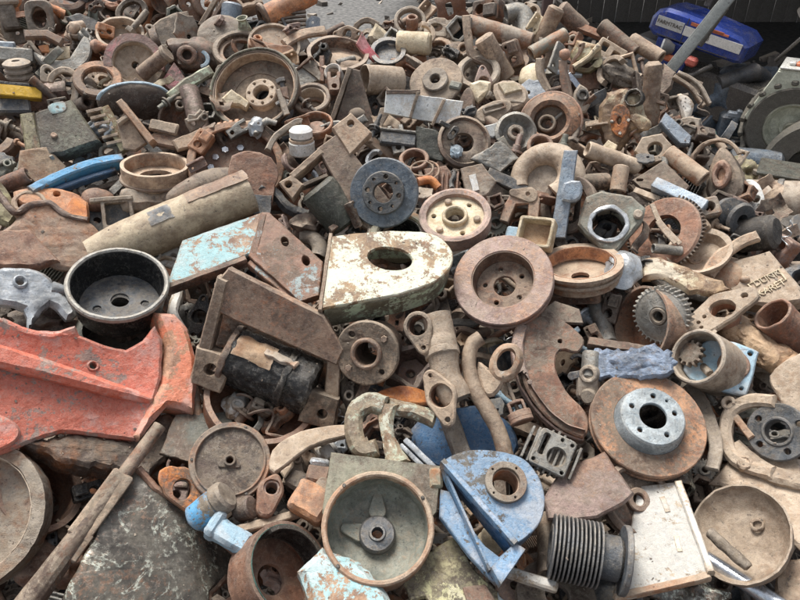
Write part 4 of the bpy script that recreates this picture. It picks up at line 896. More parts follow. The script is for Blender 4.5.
p = Pose(134, 62, 14, .07, 110, 22)
thing(p, 'brake_drum', 'thick pink edged drum|at the upper left', 'drum', [('drum', S().cup(28, 16, 8, 4), 'tn'), ('painted_rim', S().lathe([(21, 1), (28.8, 1), (29.2, -5), (27, -5)], 40, None, True, -20, 190), 'pk')], rough=.5)
p = Pipe(138, 76, 170, 52, 18, 8, .11)
thing(p, 'shaft_bar', 'brown round bar|lying over the thick pink edged drum', 'bar', [('bar', S().cyl(7.5, -18, 17, 1.2, 18), 'rb'), ('end_cap', S().cyl(9, 14, 19, 1, 18), 'rt')], rough=.5)
p = Pose(98, 80, 10, .07, 95, 42)
thing(p, 'retaining_ring', 'orange rust ring|lower left of the thick pink edged drum', 'ring', (None, S().ring(23, 14, -5, 3, 1.2), 'ro'), rough=.4)
p = Pose(66, 56, 14, .05, 90, 30)
thing(p, 'broken_housing', 'grey broken pan housing|with a cream tile in it', 'housing', [('pan', S().plate(smooth(p.tr((34, 52), (52, 60), (70, 58), (84, 36), (92, 46), (88, 62), (70, 74), (50, 70), (38, 60)), 2), (), -8, 2, 1.5), 'st'), ('bracket', S().plate(band(p.tr((24, 34), (46, 34), (62, 42)), 9), (), -6, 2, 1.5), 'rb')], rough=.6)
p = Pose(60, 52, 8, .07, 90, 25)
thing(p, 'broken_tile', 'cream and orange broken tile|inside the grey broken pan housing', 'tile', [('tile', S().plate(p.tr((48, 48), (70, 46), (70, 58), (50, 60)), (), -3, 0, .6), 'bt'), ('orange_end', S().plate(p.tr((38, 46), (48, 44), (50, 52), (42, 52)), (), -3, .4, .6), 'ri')], rough=.6)
p = Pose(75, 32, 8, .07, 90, 20)
thing(p, 'hinge_joint', 'brown knuckle joint|above the grey broken pan housing', 'joint', [('knuckle', S().ring(8, 4, -6, 6, 1.5), 'rt'), ('fork', S().sweep([(-8, -6, 0), (0, 4, 2), (9, 8, 0)], [4, 6, 4], 12), 'rt')], rough=.7)
p = Pipe(92, 46, 112, 48, 15, 6, .05)
thing(p, 'ball_pin', 'brown ball-ended pin|left of the thick pink edged drum', 'pin', (None, S().lathe([(0, -12), (5, -10), (7, -6), (5, -2), (3.4, 0), (3.4, 12), (0, 13)], 18, None, False), 'rr'), rough=.5)
p = Pose(16, 56, 10, .05, 100, 20, -6)
thing(p, 'channel_block', 'grey channel block|at the left edge above the yellow bar', 'channel', [('block', S().box(0, 0, -4, 34, 15, 18, 2), 'st'), ('top_tab', S().box(-8, 10, -6, 16, 10, 12, 2), 'gv')], rough=.6)
p = Pipe(20, 82, 18, 64, 15, 6, .04)
thing(p, 'spring_stack', 'grey brown stack of rings|under the grey channel block', 'spring', (None, S().lathe([(4, 12)] + [q for i in range(4) for q in ((10, 12 - i * 6), (13, 10 - i * 6), (13, 8 - i * 6), (10, 7 - i * 6))] + [(4, -12)], 26), 'rg'), rough=.4)
p = Pose(20, 92, 6, .09, 80, 25, -5)
thing(p, 'painted_bar', 'bright yellow painted bar', 'bar', [('bar', S().box(0, 0, -2, 39, 12, 9, 1), 'ye'), ('dark_rail', S().box(2, 7.5, -2, 40, 4, 8, 1), 'bk')], rough=.3)
p = Pose(14, 105, 8, .04, 90, 30)
thing(p, 'steel_plate', 'grey steel plate|under the bright yellow bar', 'plate', (None, S().box(0, 0, -4, 30, 16, 10, 2), 'dg'), rough=.6)
p = Pose(52, 76, 8, .05, 90, 15, -15)
thing(p, 'gasket_flange', 'small two-hole flange|right of the bright yellow bar', 'flange', (None, S().plate(hull((-5, 4, 6), (7, -3, 6), (-6, -5, 4)), [circ(-4, 3, 3, 12), circ(6, -3, 3, 12)], -4, 3, .8), 'rg'), rough=.4)
p = Pose(64, 128, 25, .08, 115, 28)
thing(p, 'gear_case', 'greenish brown gear case block with a pale blue patch', 'gear case', [('front_face', S().plate(p.tr((33, 112), (70, 98), (100, 140), (62, 154), (40, 156)), (), -22, 0, 3), 'gg'), ('blue_patch', S().plate(smooth(p.tr((48, 106), (62, 101), (66, 110), (52, 114)), 3), (), -1, .5, .2), 'tb'), ('side_face', S().plate(p.tr((18, 112), (33, 110), (44, 158), (24, 150)), (), -20, -2, 3), 'yg'), ('knob', S().cyl(3, -2, 2, .8, 14, mv(*p.tr((54, 135))[0])), 'rg')], rough=1)
p = Pose(104, 132, 16, .07, 115, 20)
comb = S()
for i in range(6): comb.plate(band(p.tr((86 + i * 4, 112 + i * 6.4), (102 + i * 4, 108 + i * 6.4)), 3.2), (), -10, 0, .6)
thing(p, 'fin_comb', 'comb of cooling fins|at the right of the greenish brown gear case', 'fins', [('fin', comb, 'rt'), ('fin_wall', S().plate(p.tr((98, 108), (108, 104), (132, 146), (120, 152)), (), -12, -1, 1), 'yg')], rough=.4)
p = Pose(137, 126, 16, .08, 130, 25)
thing(p, 'flanged_beam', 'tan flanged beam end|right of the comb of cooling fins', 'beam', [('web', S().plate(p.tr((116, 122), (124, 110), (146, 142), (134, 150), (122, 148)), (), -8, -2, 1.2), 'rt'), ('flange', S().plate(band(p.tr((120, 102), (153, 143)), 7), (), -12, 6, 1.5), 'rt'), ('stiffener', S().plate(band(p.tr((118, 124), (130, 116)), 4), (), -4, 4, .8), 'tn')], rough=.6)
p = Pose(136, 102, 14, .04, 285, 20)
thing(p, 'fan_cover', 'dark dished cover with a blue grey rim|below the brown round bar', 'cover', [('dish', S().lathe([(36, 0), (30, 4), (10, 8), (0, 9), (0, 6), (10, 5), (30, 1), (36, -3)], 40, Matrix.Diagonal((1, .55, 1, 1)), False), 'rd'), ('rim', S().ring(37, 33, -3, 1.5, 1, M=Matrix.Diagonal((1, .55, 1, 1)), a0=30, a1=170), 'lb')], rough=.6)
p = Pose(192, 80, 10, .06, 70, 20)
thing(p, 'valve_lever', 'pale green arm with an eye|right of the thick pink edged drum', 'arm', [('arm', S().plate(band(p.tr((168, 98), (188, 84), (212, 70)), [8, 12, 10]), (), -5, 4, 2), 'gw'), ('eye', S().ring(5, 2.2, -4, 5, 1, M=mv(*p.tr((180, 106))[0])), 'rg')], rough=.8)
p = Pose(162, 132, 12, .05, 110, 30, -20)
thing(p, 'angle_bracket', 'brown angle bracket|right of the tan flanged beam end', 'bracket', [('upper_leg', S().box(0, 6, -2, 28, 12, 6, 1.5), 'rt'), ('lower_leg', S().box(4, -6, -8, 28, 12, 8, 1.5), 'rb')], rough=.6)
p = Pose(195, 132, 12, .05, 80, 30)
thing(p, 'tan_plate', 'tan bent plate|left of the shaft with brass rings', 'plate', (None, S().plate(p.tr((172, 140), (212, 124), (218, 132), (196, 146), (178, 150)), (), -6, 1, 1.5), 'rt'), rough=.8)
p = Pose(172, 68, 10, .02, 90, 25)
thing(p, 'bent_sheet', 'dusty pink bent panel|right of the brown round bar', 'panel', (None, S().plate(p.tr((160, 82), (174, 62), (186, 78), (172, 92)), (), -5, 0, 1), 'pk'), rough=.7)
# --- top middle
p = Pipe(312, -6, 262, 18, 14, 8, .08)
thing(p, 'flanged_pipe', 'orange brown pipe with oval end flange|at the top edge beside the concrete yard', 'pipe', [('pipe', S().ring(11, 8.5, -30, 27, 1), 'ro'), ('end_flange', S().plate(ell(0, 0, 21, 13, 30), [circ(0, 0, 8.5)], 25, 29, 1, rZ(90)), 'rb')], rough=.5)
p = Pose(292, 20, 8, .04, 80, 25)
gr = S()
for i in range(5): gr.plate(band(p.tr((278, 14 + i * 4.2), (306, 11 + i * 4.2)), 2.4), (), -4, 0, .5)
thing(p, 'slatted_grille', 'dark red slatted grille|under the orange brown flanged pipe', 'grille', [('slat', gr, 'rd'), ('end_rail', S().plate(band(p.tr((279, 12), (290, 34)), 3), (), -5, 1, .5), 'dg')], rough=.3)
p = Pipe(233, 6, 229, 30, 10, 6, .04)
thing(p, 'canister', 'silver blue canister|left of the orange brown flanged pipe', 'canister', (None, S().cyl(10, -14, 13, 2, 24), 'gv'), rough=.5)
p = Pipe(247, 40, 243, 21, 25, 6, .06)
thing(p, 'flared_pipe', 'small pale green flared pipe|below the silver blue canister', 'pipe', (None, S().lathe([(10, -14), (7, 0), (4, 10), (6, 13), (4.6, 13), (3, 9), (5.6, 0), (8.6, -14)], 24), 'gw'), rough=.4)
p = Pose(212, 12, 12, .04, 120, 20)
thing(p, 'twin_rail', 'brown twin rails leaning together|left of the silver blue canister', 'rails', [('rail', S().plate(band(p.tr((200, 26), (216, -2)), 5), (), -5, 1, 1), 'rt'), ('rail', S().plate(band(p.tr((208, 27), (224, 0)), 4), (), -5, 2, 1), 'rb')], rough=.5)
p = Pose(222, 36, 10, .03, 100, 35)
thing(p, 'dished_plate', 'grey brown dished plate|under the silver blue canister', 'plate', (None, S().lathe([(24, 0), (14, 4), (0, 5), (0, 2), (14, 1), (24, -3)], 36, None, False), 'rg'), rough=.7)
p = Pose(240, 50, 10, .04, 95, 50)
thing(p, 'gear_ring', 'brown notched ring|above the big brown wheel drum', 'ring', [('ring', S().ring(27, 21, -8, 3, 1.2), 'rt'), ('inner_teeth', S().plate(gearline(24, 21, 26), [circ(0, 0, 17, 30)], -6, -2, .4), 'rb')], rough=.4)
p = Pose(274, 44, 10, .04, 85, 40)
thing(p, 'drum_cover', 'tan round lid|below the orange brown flanged pipe', 'lid', (None, S().cup(26, 6, 3, 0), 'tn'), rough=.6)
p = Pose(268, 50, 8, .08, 75, 25)
thing(p, 'leaf_plate', 'orange brown leaf-shaped plate|on the tan round lid', 'plate', (None, S().plate(smooth(p.tr((250, 38), (262, 44), (290, 46), (294, 54), (284, 58), (262, 56)), 3), (), -4, 1, 1.2), 'ro'), rough=.8)
p = Pose(254, 88, 22, .07, 118, 36)
thing(p, 'wheel_rim', 'big brown wheel drum with bolted hub|in the upper left middle', 'wheel', [
    ('rim', S().cup(44, 18, 3, 26, 2), 'rb'), ('rim_bead', S().ring(46, 43, -4, 2, 1), 'gg'), ('disc', S().ring(30, 14, -20, -16, 1), 'rt'),
    ('hub', S().plate(circ(5, -2, 16, 32), [circ(5, -2, 8, 22)] + [circ(5 + 12.5 * cos(a), -2 + 12.5 * sin(a), 1.3, 8) for a in (0.3, 1.2, 2.1, 3, 3.9, 4.8, 5.7)], -17, -6, 1), 'tn'), ('wall_band', S().ring(42, 40, -14, -1, .5), 'rt')], rough=.5)
p = Pose(236, 101, 8, .06, 100, 20, -20)
thing(p, 'stone_piece', 'beige broken block|lying inside the big brown wheel drum', 'block', (None, S().plate(jag(p.tr((222, 98), (232, 90), (250, 102), (246, 110), (240, 106), (226, 106)), .4, 5), (), -8, 2, 2), 'bt'), rough=1)
p = Pose(283, 100, 12, .12, 80, 20)
thing(p, 'fork_piece', 'grey rust fork piece|standing in the big brown wheel drum', 'fork', [('blade', S().plate(p.tr((276, 90), (282, 88), (290, 114), (284, 116)), (), -3, 1, .8), 'rg'), ('red_patch', S().plate(p.tr((280, 88), (287, 87), (289, 99), (283, 97)), (), -2, 2, .6), 'rr')], rough=.8)
p = Pose(308, 35, 8, .04, 80, 40)
thing(p, 'curved_fender', 'brown curved strip|right of the tan round lid', 'strip', (None, S().plate(band(smooth(p.tr((284, 44), (302, 34), (326, 30)), 5, False), 10), (), -4, 2, 1.5), 'rt'), rough=.5)
p = Pose(338, 52, 12, .05, 88, 58)
thing(p, 'brake_drum', 'wide brown open drum|left of the salmon red plate', 'drum', [('drum', S().cup(29, 14, 2.5, 0, 2), 'rb'), ('contents', S().blob((4, 0, -11), (20, 14, 4), 3, .2), 'rt')], rough=.5)
p = Pose(286, 61, 6, .08, 80, 25)
thing(p, 'painted_shard', 'broken white shard|above the big brown wheel drum', 'shard', (None, S().plate(jag(p.tr((274, 54), (282, 58), (300, 66), (284, 66), (275, 65)), .8, 4), (), -3, 0, .5), 'ww'), rough=.5)
p = Pose(306, 70, 10, .06, 100, 25)
thing(p, 'bent_sheet', 'folded grey sheet|right of the big brown wheel drum', 'sheet', [('lower_fold', S().plate(p.tr((284, 68), (302, 66), (320, 80), (300, 86)), (), -4, 0, .8), 'st'), ('upper_fold', S().plate(p.tr((300, 66), (310, 56), (322, 74), (320, 82)), (), -3, 2, .8), 'rg'), ('edge_rib', S().plate(band(p.tr((322, 56), (322, 82)), 5), (), -6, 2, 1), 'rr')], rough=.7)
p = Pose(311, 98, 12, .04, 100, 45)
thing(p, 'brake_drum', 'stepped brown brake drum|right of the big brown wheel drum', 'drum', [('upper_ring', S().ring(20, 15, -3, 2, 1), 'rb'), ('lower_body', S().cup(16, 20, 3, 5), 'tn'), ('cap', S().ring(18, 10, -16, -12, 1), 'rb')], rough=.4)
p = Pose(334, 74, 8, .06, 120, 35)
thing(p, 'pale_collar', 'small white pipe collar|left of the tan can', 'collar', (None, S().ring(9, 6.5, -8, 6, 1), 'wh'), rough=.4)
p = Pose(316, 124, 10, .05, 95, 50)
thing(p, 'clamp_ring', 'thin dark ring|above the white filter canister', 'ring', [('ring', S().ring(17, 14.5, -6, 3, .8), 'rb'), ('rust_plug', S().cyl(9, -8, -3, 1, 20), 'rr')], rough=.4)
p = Pose(352, 98, 16, .06, 80, 12)
thing(p, 'gusset_plate', 'brown tapered gusset plate|right of the stepped brown brake drum', 'plate', [('panel', S().plate(p.tr((352, 68), (360, 70), (376, 128), (334, 126)), (), -4, 0, 1), 'rb'), ('side_flange', S().plate(band(p.tr((350, 68), (330, 126)), 5), (), -8, 4, 1), 'rt'), ('dent_boss', S().blob(p.tr((357, 114))[0] + (-1,), (9, 7, 3), 2, .05), 'rt')], rough=.5)
p = Pipe(398, 82, 363, 79, 24, 8, .07)
thing(p, 'open_can', 'tan open-ended can|right of the brown tapered gusset plate', 'can', (None, S().ring(14.5, 12.5, -22, 18, 1), 'tn'), rough=.8)
p = Pose(368, 48, 10, .06, 60, 20)
thing(p, 'painted_plate', 'salmon red painted plate', 'plate', (None, S().plate(p.tr((356, 44), (362, 32), (370, 46), (380, 58), (374, 62), (360, 50)), (), -4, 1, .8), 'pr'), rough=.5)
p = Pose(380, 34, 10, .05, 80, 20)
thing(p, 'cream_stone', 'cream pointed lump|above the dark pan at the top', 'lump', (None, S().plate(jag(p.tr((368, 36), (376, 22), (386, 30), (396, 42), (384, 44), (372, 42)), .4, 4), (), -12, 2, 4), 'bt'), rough=1.4)
p = Pose(388, 50, 8, .05, 95, 45)
thing(p, 'black_pan', 'dark pan|right of the salmon red plate', 'pan', (None, S().cup(15, 8, 2, 0, 3), 'dg'), rough=.5)
p = Pipe(302, 152, 301, 129, 18, 8, .09)
thing(p, 'filter_canister', 'white filter canister|above the long rusty bracket', 'canister', [('body', S().cyl(13, -14, 0, 1.5, 28), 'ww'), ('cap', S().cyl(11.5, 2, 13, 2.5, 28), 'ww'), ('band', S().ring(12.2, 10, -.5, 2.5, .4), 'rt')], rough=.3)
p = Pipe(212, 131, 256, 123, 12, 6, .06)
thing(p, 'splined_shaft', 'shaft with orange brown rings|below the big brown wheel drum', 'shaft', [('shaft', S().cyl(3.6, -24, 24, .6, 14), 'rt'), ('ring', S().lathe([(3, -16)] + [q for i in range(4) for q in ((7, -15 + i * 6), (7, -12 + i * 6), (4, -11 + i * 6))] + [(3, 10)], 20), 'ro')], rough=.4)
p = Pose(256, 128, 8, .08, 90, 20)
thing(p, 'tap_valve', 'pale grey lumpy tap valve|at the end of the shaft with orange brown rings', 'valve', [('body', S().blob((0, 0, 0), (8, 10, 8), 3, .2, 2), 'al'), ('stem', S().cyl(3, -8, 10, .6, 12, rX(60)), 'st'), ('spout', S().sweep([(0, 0, 2), (12, 6, 4), (20, 4, 2)], [4, 3.4, 3], 12), 'st')], rough=.8)
p = Pose(276, 142, 12, .09, 60, 20)
thing(p, 'bent_strap', 'grey brown bent strap|left of the white filter canister', 'strap', (None, S().plate(band(smooth(p.tr((268, 150), (276, 136), (296, 122), (302, 122)), 4, False), 6), (), -6, 2, 1), 'rg'), rough=.6)
p = Pose(366, 138, 10, .05, 45, 20)
thing(p, 'orange_link', 'orange tan link bar|above the blue black brake disc', 'link', [('link', S().plate(band(smooth(p.tr((360, 134), (375, 144), (392, 158), (398, 168)), 4, False), 11), (), -5, 3, 2), 'rt'), ('worn_end', S().plate(p.tr((360, 130), (370, 134), (366, 142), (358, 140)), (), -4, 4, 1.5), 'ri')], rough=.7)
p = Pose(384, 112, 10, .05, 70, 25)
thing(p, 'torn_sheet', 'grey brown torn tab|between brown gusset plate and white louvre panel', 'sheet', (None, S().plate(p.tr((376, 122), (380, 108), (392, 106), (388, 116), (380, 130)), (), -2, 1, .5), 'rt'), rough=.8)
p = Pose(410, 22, 10, .04, 90, 28)
thing(p, 'ring_gasket', 'grey brown ring with a small pipe in it|at the top of the heap', 'ring', [('ring', S().ring(16, 12, -6, 3, 1), 'rg'), ('stub', S().ring(6, 3.5, -6, 10, .8, M=mv(2, -4) @ rX(-30)), 'rr')], rough=.5)
p = Pose(436, 26, 10, .04, 80, 30)
thing(p, 'frame_casting', 'small grey open casting|right of the grey brown ring at the top', 'casting', (None, S().plate(smooth(p.tr((424, 34), (428, 20), (444, 18), (452, 28), (446, 38)), 2), [ell(*p.tr((436, 28))[0], 6, 4, 14)], -8, 2, 1.5), 'rg'), rough=.6)
p = Pipe(396, 42, 432, 44, 10, 8, .05)
thing(p, 'painted_pipe', 'short cream coloured pipe|under the grey brown ring at the top', 'pipe', (None, S().cyl(11, -17, 17, 2, 26), 'bt'), rough=.8)
p = Pose(456, 30, 12, .05, 110, 15)
thing(p, 'square_duct', 'dark square duct with grey edge|left of the thick grey pipes', 'duct', [('frame', S().plate(p.tr((445, 28), (456, 16), (472, 18), (470, 34), (460, 44), (452, 40)), [p.tr((449, 29), (458, 19), (467, 21), (466, 33), (459, 40), (454, 38))], -16, 3, .8), 'st'), ('lining', S().plate(p.tr((449, 29), (458, 19), (467, 21), (466, 33), (459, 40), (454, 38)), (), -16, -12, .4), 'bk')], rough=.5)
p = Pose(476, 52, 14, .07, 70, 20)
thing(p, 'swan_arm', 'rust brown curved flat arm|below the dark square duct', 'arm', (None, S().plate(band(smooth(p.tr((466, 16), (468, 36), (472, 54), (486, 62), (494, 76)), 4, False), [8] * 8 + [11] * 9), (), -4, 3, 1.5), 'rt'), rough=.7)
p = Pipe(466, 24, 532, 42, 8, 8, .05)
thing(p, 'heavy_pipe', 'thick grey brown pipe|lying across the top of the heap', 'pipe', (None, S().ring(9.5, 7, -34, 34, 1), 'rg'), rough=.6)
p = Pipe(508, 78, 482, 38, 10, 10, .06)
thing(p, 'round_bar', 'thick tan round bar|under the thick grey brown pipe', 'bar', (None, S().cyl(10, -24, 24, 2, 22), 'rt'), rough=.7)
p = Pose(520, 24, 8, .03, 80, 35)
thing(p, 'elbow_pipe', 'pale grey pipe elbow|on top of the heap by the upright brown pipe', 'elbow', (None, S().sweep([(x, y, 0) for x, y in smooth(p.tr((506, 14), (520, 12), (526, 22), (526, 36)), 4, False)], 9, 16, inner=.78), 'st'), rough=.5)
p = Pipe(540, 44, 556, 8, 6, 10, .07)
thing(p, 'upright_pipe', 'upright brown pipe|at the top of the heap before the dark shed', 'pipe', (None, S().cyl(8.5, -20, 19, 2, 20), 'rt'), rough=.5)
p = Pipe(584, 30, 560, 10, 8, 8, .04)
thing(p, 'round_bar', 'tan round bar|right of the upright brown pipe', 'bar', (None, S().cyl(9, -17, 18, 2, 20), 'rb'), rough=.5)
p = Pose(596, 32, 6, .03, 80, 30)
thing(p, 'flat_bar', 'brown flat bar on the heap crest|below the dark shed', 'bar', (None, S().plate(band(p.tr((574, 24), (608, 38)), 8), (), -5, 2, 1), 'rr'), rough=.5)
p = Pipe(566, 34, 530, 54, 22, 8, .09)
thing(p, 'pipe_stub', 'grey green pipe|in front of the upright brown pipe', 'pipe', (None, S().ring(7, 5, -21, 20, 1), 'gp'), rough=.5)
p = Pose(436, 82, 14, .05, 110, 35)
thing(p, 'clutch_disc', 'rust grey clutch disc|above the white louvre panel', 'disc', [('disc', S().ring(27, 8, -3, 2, 1), 'rt'), ('hub', S().ring(13, 5, -2, 6, 1), 'rg'), ('end_lug', S().box(20, -8, 2, 12, 8, 6, 1.5, None, -20), 'gp')], rough=.6)
p = Pose(478, 72, 10, .04, 95, 40)
thing(p, 'arched_cover', 'grey arched cover|above the yellow cream lump', 'cover', (None, S().ring(22, 15, -8, 3, 1.5), 'rg'), rough=.6)
p = Pose(480, 90, 10, .07, 80, 20)
thing(p, 'plaster_lump', 'yellow cream lump|left of the pale engine block', 'lump', (None, S().plate(jag(p.tr((470, 84), (480, 80), (492, 82), (490, 92), (478, 102), (472, 96)), .5, 4), (), -10, 2, 3), 'bt'), rough=1)
p = Pose(510, 96, 14, .06, 90, 28, -8)
thing(p, 'engine_block', 'pale grey tan engine block|left of the rusty pressure plate', 'engine block', [('block', S().plate(smooth(p.tr((494, 84), (514, 80), (528, 92), (526, 106), (506, 110), (496, 98)), 2), (), -16, 2, 3), 'tn'), ('top_step', S().plate(p.tr((498, 86), (514, 83), (522, 92), (504, 96)), (), 0, 5, 1), 'bt'), ('slot', S().box(6, -6, 2, 18, 3, 2, .6), 'rg')], rough=.9)
p = Pose(490, 108, 10, .07, 60, 25)
thing(p, 'slotted_cover', 'dark tan slotted casting|below the yellow cream lump', 'casting', [('body', S().plate(smooth(p.tr((474, 112), (494, 100), (510, 100), (512, 110), (496, 122), (480, 122)), 2), (), -12, 0, 2), 'tn'), ('slot_lip', S().plate(rrect(4, 0, 24, 7, 1, 22), [rrect(4, 0, 20, 3, .8, 22)], -1, 2.4, .5), 'rg')], rough=.7)
p = Pose(424, 108, 14, .08, 70, 8)
thing(p, 'louvre_casting', 'bright white panel with three bays|in the upper middle', 'panel', [
    ('bay', S().plate(p.tr((386, 91), (419, 94), (411, 118), (384, 113)), (), -5, 0, .8), 'ww'), ('bay', S().plate(p.tr((418, 95), (446, 98), (434, 122), (410, 118)), (), -5, -.5, .8), 'ww'), ('bay', S().plate(p.tr((445, 99), (464, 101), (458, 125), (433, 123)), (), -5, -1, .8), 'ww'),
    ('dividing_rib', S().plate(band(p.tr((418, 92), (410, 118)), 3), (), -3, 3, .6), 'rt'), ('dividing_rib', S().plate(band(p.tr((444, 100), (432, 126)), 3), (), -3, 3, .6), 'rt'), ('top_edge', S().plate(band(p.tr((386, 92), (420, 92)), 4), (), -4, 2, .6), 'rb')], rough=.6)
p = Pose(462, 92, 12, .06, 140, 25)
thing(p, 'curved_guard', 'brown bent guard|at the right end of the white louvre panel', 'guard', (None, S().plate(smooth(p.tr((456, 120), (462, 96), (470, 88), (474, 104), (466, 120)), 3), (), -5, 2, 1), 'rb'), rough=.8)
p = Pose(488, 128, 10, .07, 60, 20)
thing(p, 'shiny_casting', 'white shiny plate with rusty ends|below the dark tan slotted casting', 'plate', [('plate', S().plate(p.tr((470, 120), (484, 126), (498, 122), (502, 134), (492, 138), (474, 132)), (), -5, 1, 1.2), 'ww'), ('rust_end', S().plate(band(p.tr((456, 122), (476, 134), (496, 142)), 6), (), -6, -1, 1), 'rr')], rough=.8)
p = Pose(516, 132, 14, .06, 60, 22)
thing(p, 'dished_disc', 'grey dished wheel|left of the rusty pressure plate', 'wheel', [('dish', S().lathe([(21, 0), (18, 2), (12, -6), (6, -4), (6, -8), (14, -10), (21, -3)], 36), 'st'), ('hub', S().ring(8, 4, -8, 0, 1), 'rg'), ('lip_tab', S().plate(band(p.tr((500, 138), (506, 148), (518, 158)), 8), (), -3, 2, 1), 'gp')], rough=.6)
p = Pose(550, 121, 16, .06, 110, 18)
thing(p, 'pressure_plate', 'orange tan clutch pressure plate with round opening', 'clutch plate', [
    ('plate', S().lathe([(16, 2), (20, 5), (26, 2), (30, -3), (31, -6), (16, -6)], 44), 'ro'), ('rim', S().ring(32, 29, -8, -3, 1), 'rr'), ('back_wall', S().ring(18, 6, -14, -10, .6), 'rb'), ('hub', S().ring(9, 6, -12, 1, 1, M=mv(-3, -2)), 'rt'), ('spoke', S().box(6, 5, -6, 14, 3, 4, .8, None, 40), 'st')] + [('rivet', S().cyl(1.6, -3, 0, .4, 8, mv(28 * cos(a), 28 * sin(a))), 'rb') for a in (.2, .9, 1.6, -.5, -1.2)], rough=.5)
p = Pose(540, 146, 8, .08, 80, 30)
thing(p, 'thrust_ring', 'small rusty ring|below the orange tan pressure plate', 'ring', (None, S().ring(13, 9, -6, 3, 1), 'rr'), rough=.5)
p = Pose(588, 58, 12, .06, 120, 20)
thing(p, 'carved_casting', 'cream carved casting with a dark hole|right of the grey green pipe', 'casting', [('body', S().plate(jag(p.tr((576, 40), (598, 44), (602, 60), (590, 72), (572, 70), (570, 56)), .8, 5), [circ(*p.tr((597, 63))[0], 4.5, 14)], -12, 2, 3), 'yg'), ('ridge', S().plate(band(p.tr((574, 68), (590, 58), (600, 46)), 5), (), -2, 6, 1.5), 'bt')], rough=1.2)
p = Pose(573, 40, 8, .07, 90, 20)
thing(p, 'eye_bolt', 'tan lug with an eye|above the cream carved casting', 'lug', (None, S().plate(hull((0, 0, 5), (2, -10, 6)), [circ(0, 0, 2.4, 12)], -4, 3, .8), 'rg'), rough=.5)
p = Pose(564, 86, 16, .06, 160, 20)
thing(p, 'curved_bar', 'rust brown tapered bar|above the orange tan pressure plate', 'bar', [('bar', S().plate(band(smooth(p.tr((562, 60), (564, 78), (568, 98)), 4, False), [7] * 4 + [9] * 5), (), -6, 2, 1.5), 'rb'), ('knob', S().blob((-1, 30, 1), (6, 6, 5), 2, .08), 'rr')], rough=.6)
p = Pose(546, 82, 12, .05, 160, 20)
thing(p, 'curved_strip', 'pale curved rim strip|left of the rust brown tapered bar', 'strip', (None, S().plate(band(smooth(p.tr((540, 58), (540, 74), (548, 92)), 4, False), 8), (), -5, 2, 1.5), 'tn'), rough=.5)
p = Pose(532, 76, 10, .03, 100, 30)
thing(p, 'dusty_bulb', 'dusty cream rounded cap|right of the thick tan round bar', 'cap', (None, S().blob((0, 0, -6), (14, 16, 12), 3, .05), 'bt'), rough=.6)
p = Pose(582, 96, 12, .05, 60, 20)
thing(p, 'ball_joint', 'dark ball joint arm|right of the rust brown tapered bar', 'joint', [('arm', S().plate(smooth(p.tr((572, 100), (580, 84), (592, 96), (586, 112), (576, 112)), 2), (), -7, 1, 2), 'rg'), ('socket', S().ring(6, 3, 0, 5, .8), 'bk')], rough=.7)
p = Pose(572, 80, 8, .06, 45, 20)
thing(p, 'silver_leaf', 'small silver bright strip|behind the dark ball joint arm', 'strip', (None, S().plate(band(p.tr((568, 74), (580, 88)), 6), (), -2, 1, .6), 'ch'), rough=.6)
p = Pose(618, 114, 20, .08, 150, 18)
thing(p, 'pump_body', 'flaky cream pump body with an orange oval plate', 'pump', [
    ('body', S().plate(jag(p.tr((598, 106), (606, 92), (624, 88), (640, 96), (642, 112), (648, 122), (640, 130), (630, 134), (618, 150), (602, 144), (596, 126)), .9, 4), (), -18, 0, 5), 'cr'),
    ('oval_plate', S().plate(smooth(p.tr((620, 104), (630, 110), (630, 124), (622, 138), (612, 130), (612, 112)), 2), [ell(*p.tr((620, 121))[0], 2.4, 4, 12)], -1, 3, .8), 'ri'),
    ('port', S().ring(9, 7, -8, 4, 1, M=mv(*p.tr((634, 98))[0])), 'bk'), ('ear', S().plate(hull((*p.tr((644, 124))[0], 6), (*p.tr((634, 118))[0], 5)), [], -6, 2, 1.5), 'cr')] + [('plate_nut', S().bolt(*p.tr(q)[0], 2.5, 1.8, 1.6), 'st') for q in ((613, 122), (629, 121), (621, 134))], rough=1.3, seg=4)
p = Pipe(652, 134, 650, 64, 6, 16, .06)
thing(p, 'crusted_pipe', 'upright flaky tan pipe|right of the flaky cream pump body', 'pipe', (None, S().cyl(8.5, -36, 35, 3, 18), 'rt'), rough=1.4, seg=4)
p = Pipe(600, 26, 638, 54, 16, 8, .06)
thing(p, 'pipe_stub', 'brown pipe on the crest|sloping down beside the cream carved casting', 'pipe', (None, S().ring(8, 6, -24, 22, 1), 'rb'), rough=.5)
p = Pipe(630, 40, 662, 58, 20, 8, .06)
thing(p, 'pipe_stub', 'tan pipe with open right end|below the blue tractor', 'pipe', (None, S().ring(7.5, 5.4, -19, 19, 1), 'rt'), rough=.5)
p = Pose(610, 52, 10, .05, 70, 20, -30)
thing(p, 'square_casting', 'tan casting with two square pockets|left of the brown pipe on the crest', 'casting', (None, S().plate(rrect(0, 0, 30, 18, 2), [rrect(-7, 1, 7, 8, 1), rrect(6, -1, 7, 7, 1)], -8, 2, 1.2), 'tn'), rough=.6)
p = Pose(618, 72, 10, .03, 60, 25)
thing(p, 'ribbed_lump', 'grey ribbed lump|above the flaky cream pump body', 'lump', (None, S().blob((0, 0, -4), (24, 12, 12), 4, .12, 2.5, rZ(-25)), 'rg'), rough=1)
p = Pose(637, 66, 8, .07, 60, 20)
thing(p, 'thin_rod', 'thin tan rod|left of the upright flaky pipe', 'rod', (None, S().sweep([(x, y, 0) for x, y in p.tr((606, 62), (632, 54), (638, 80))], 2.4, 10), 'rt'), rough=.5)
p = Pose(676, 128, 14, .08, 60, 22)
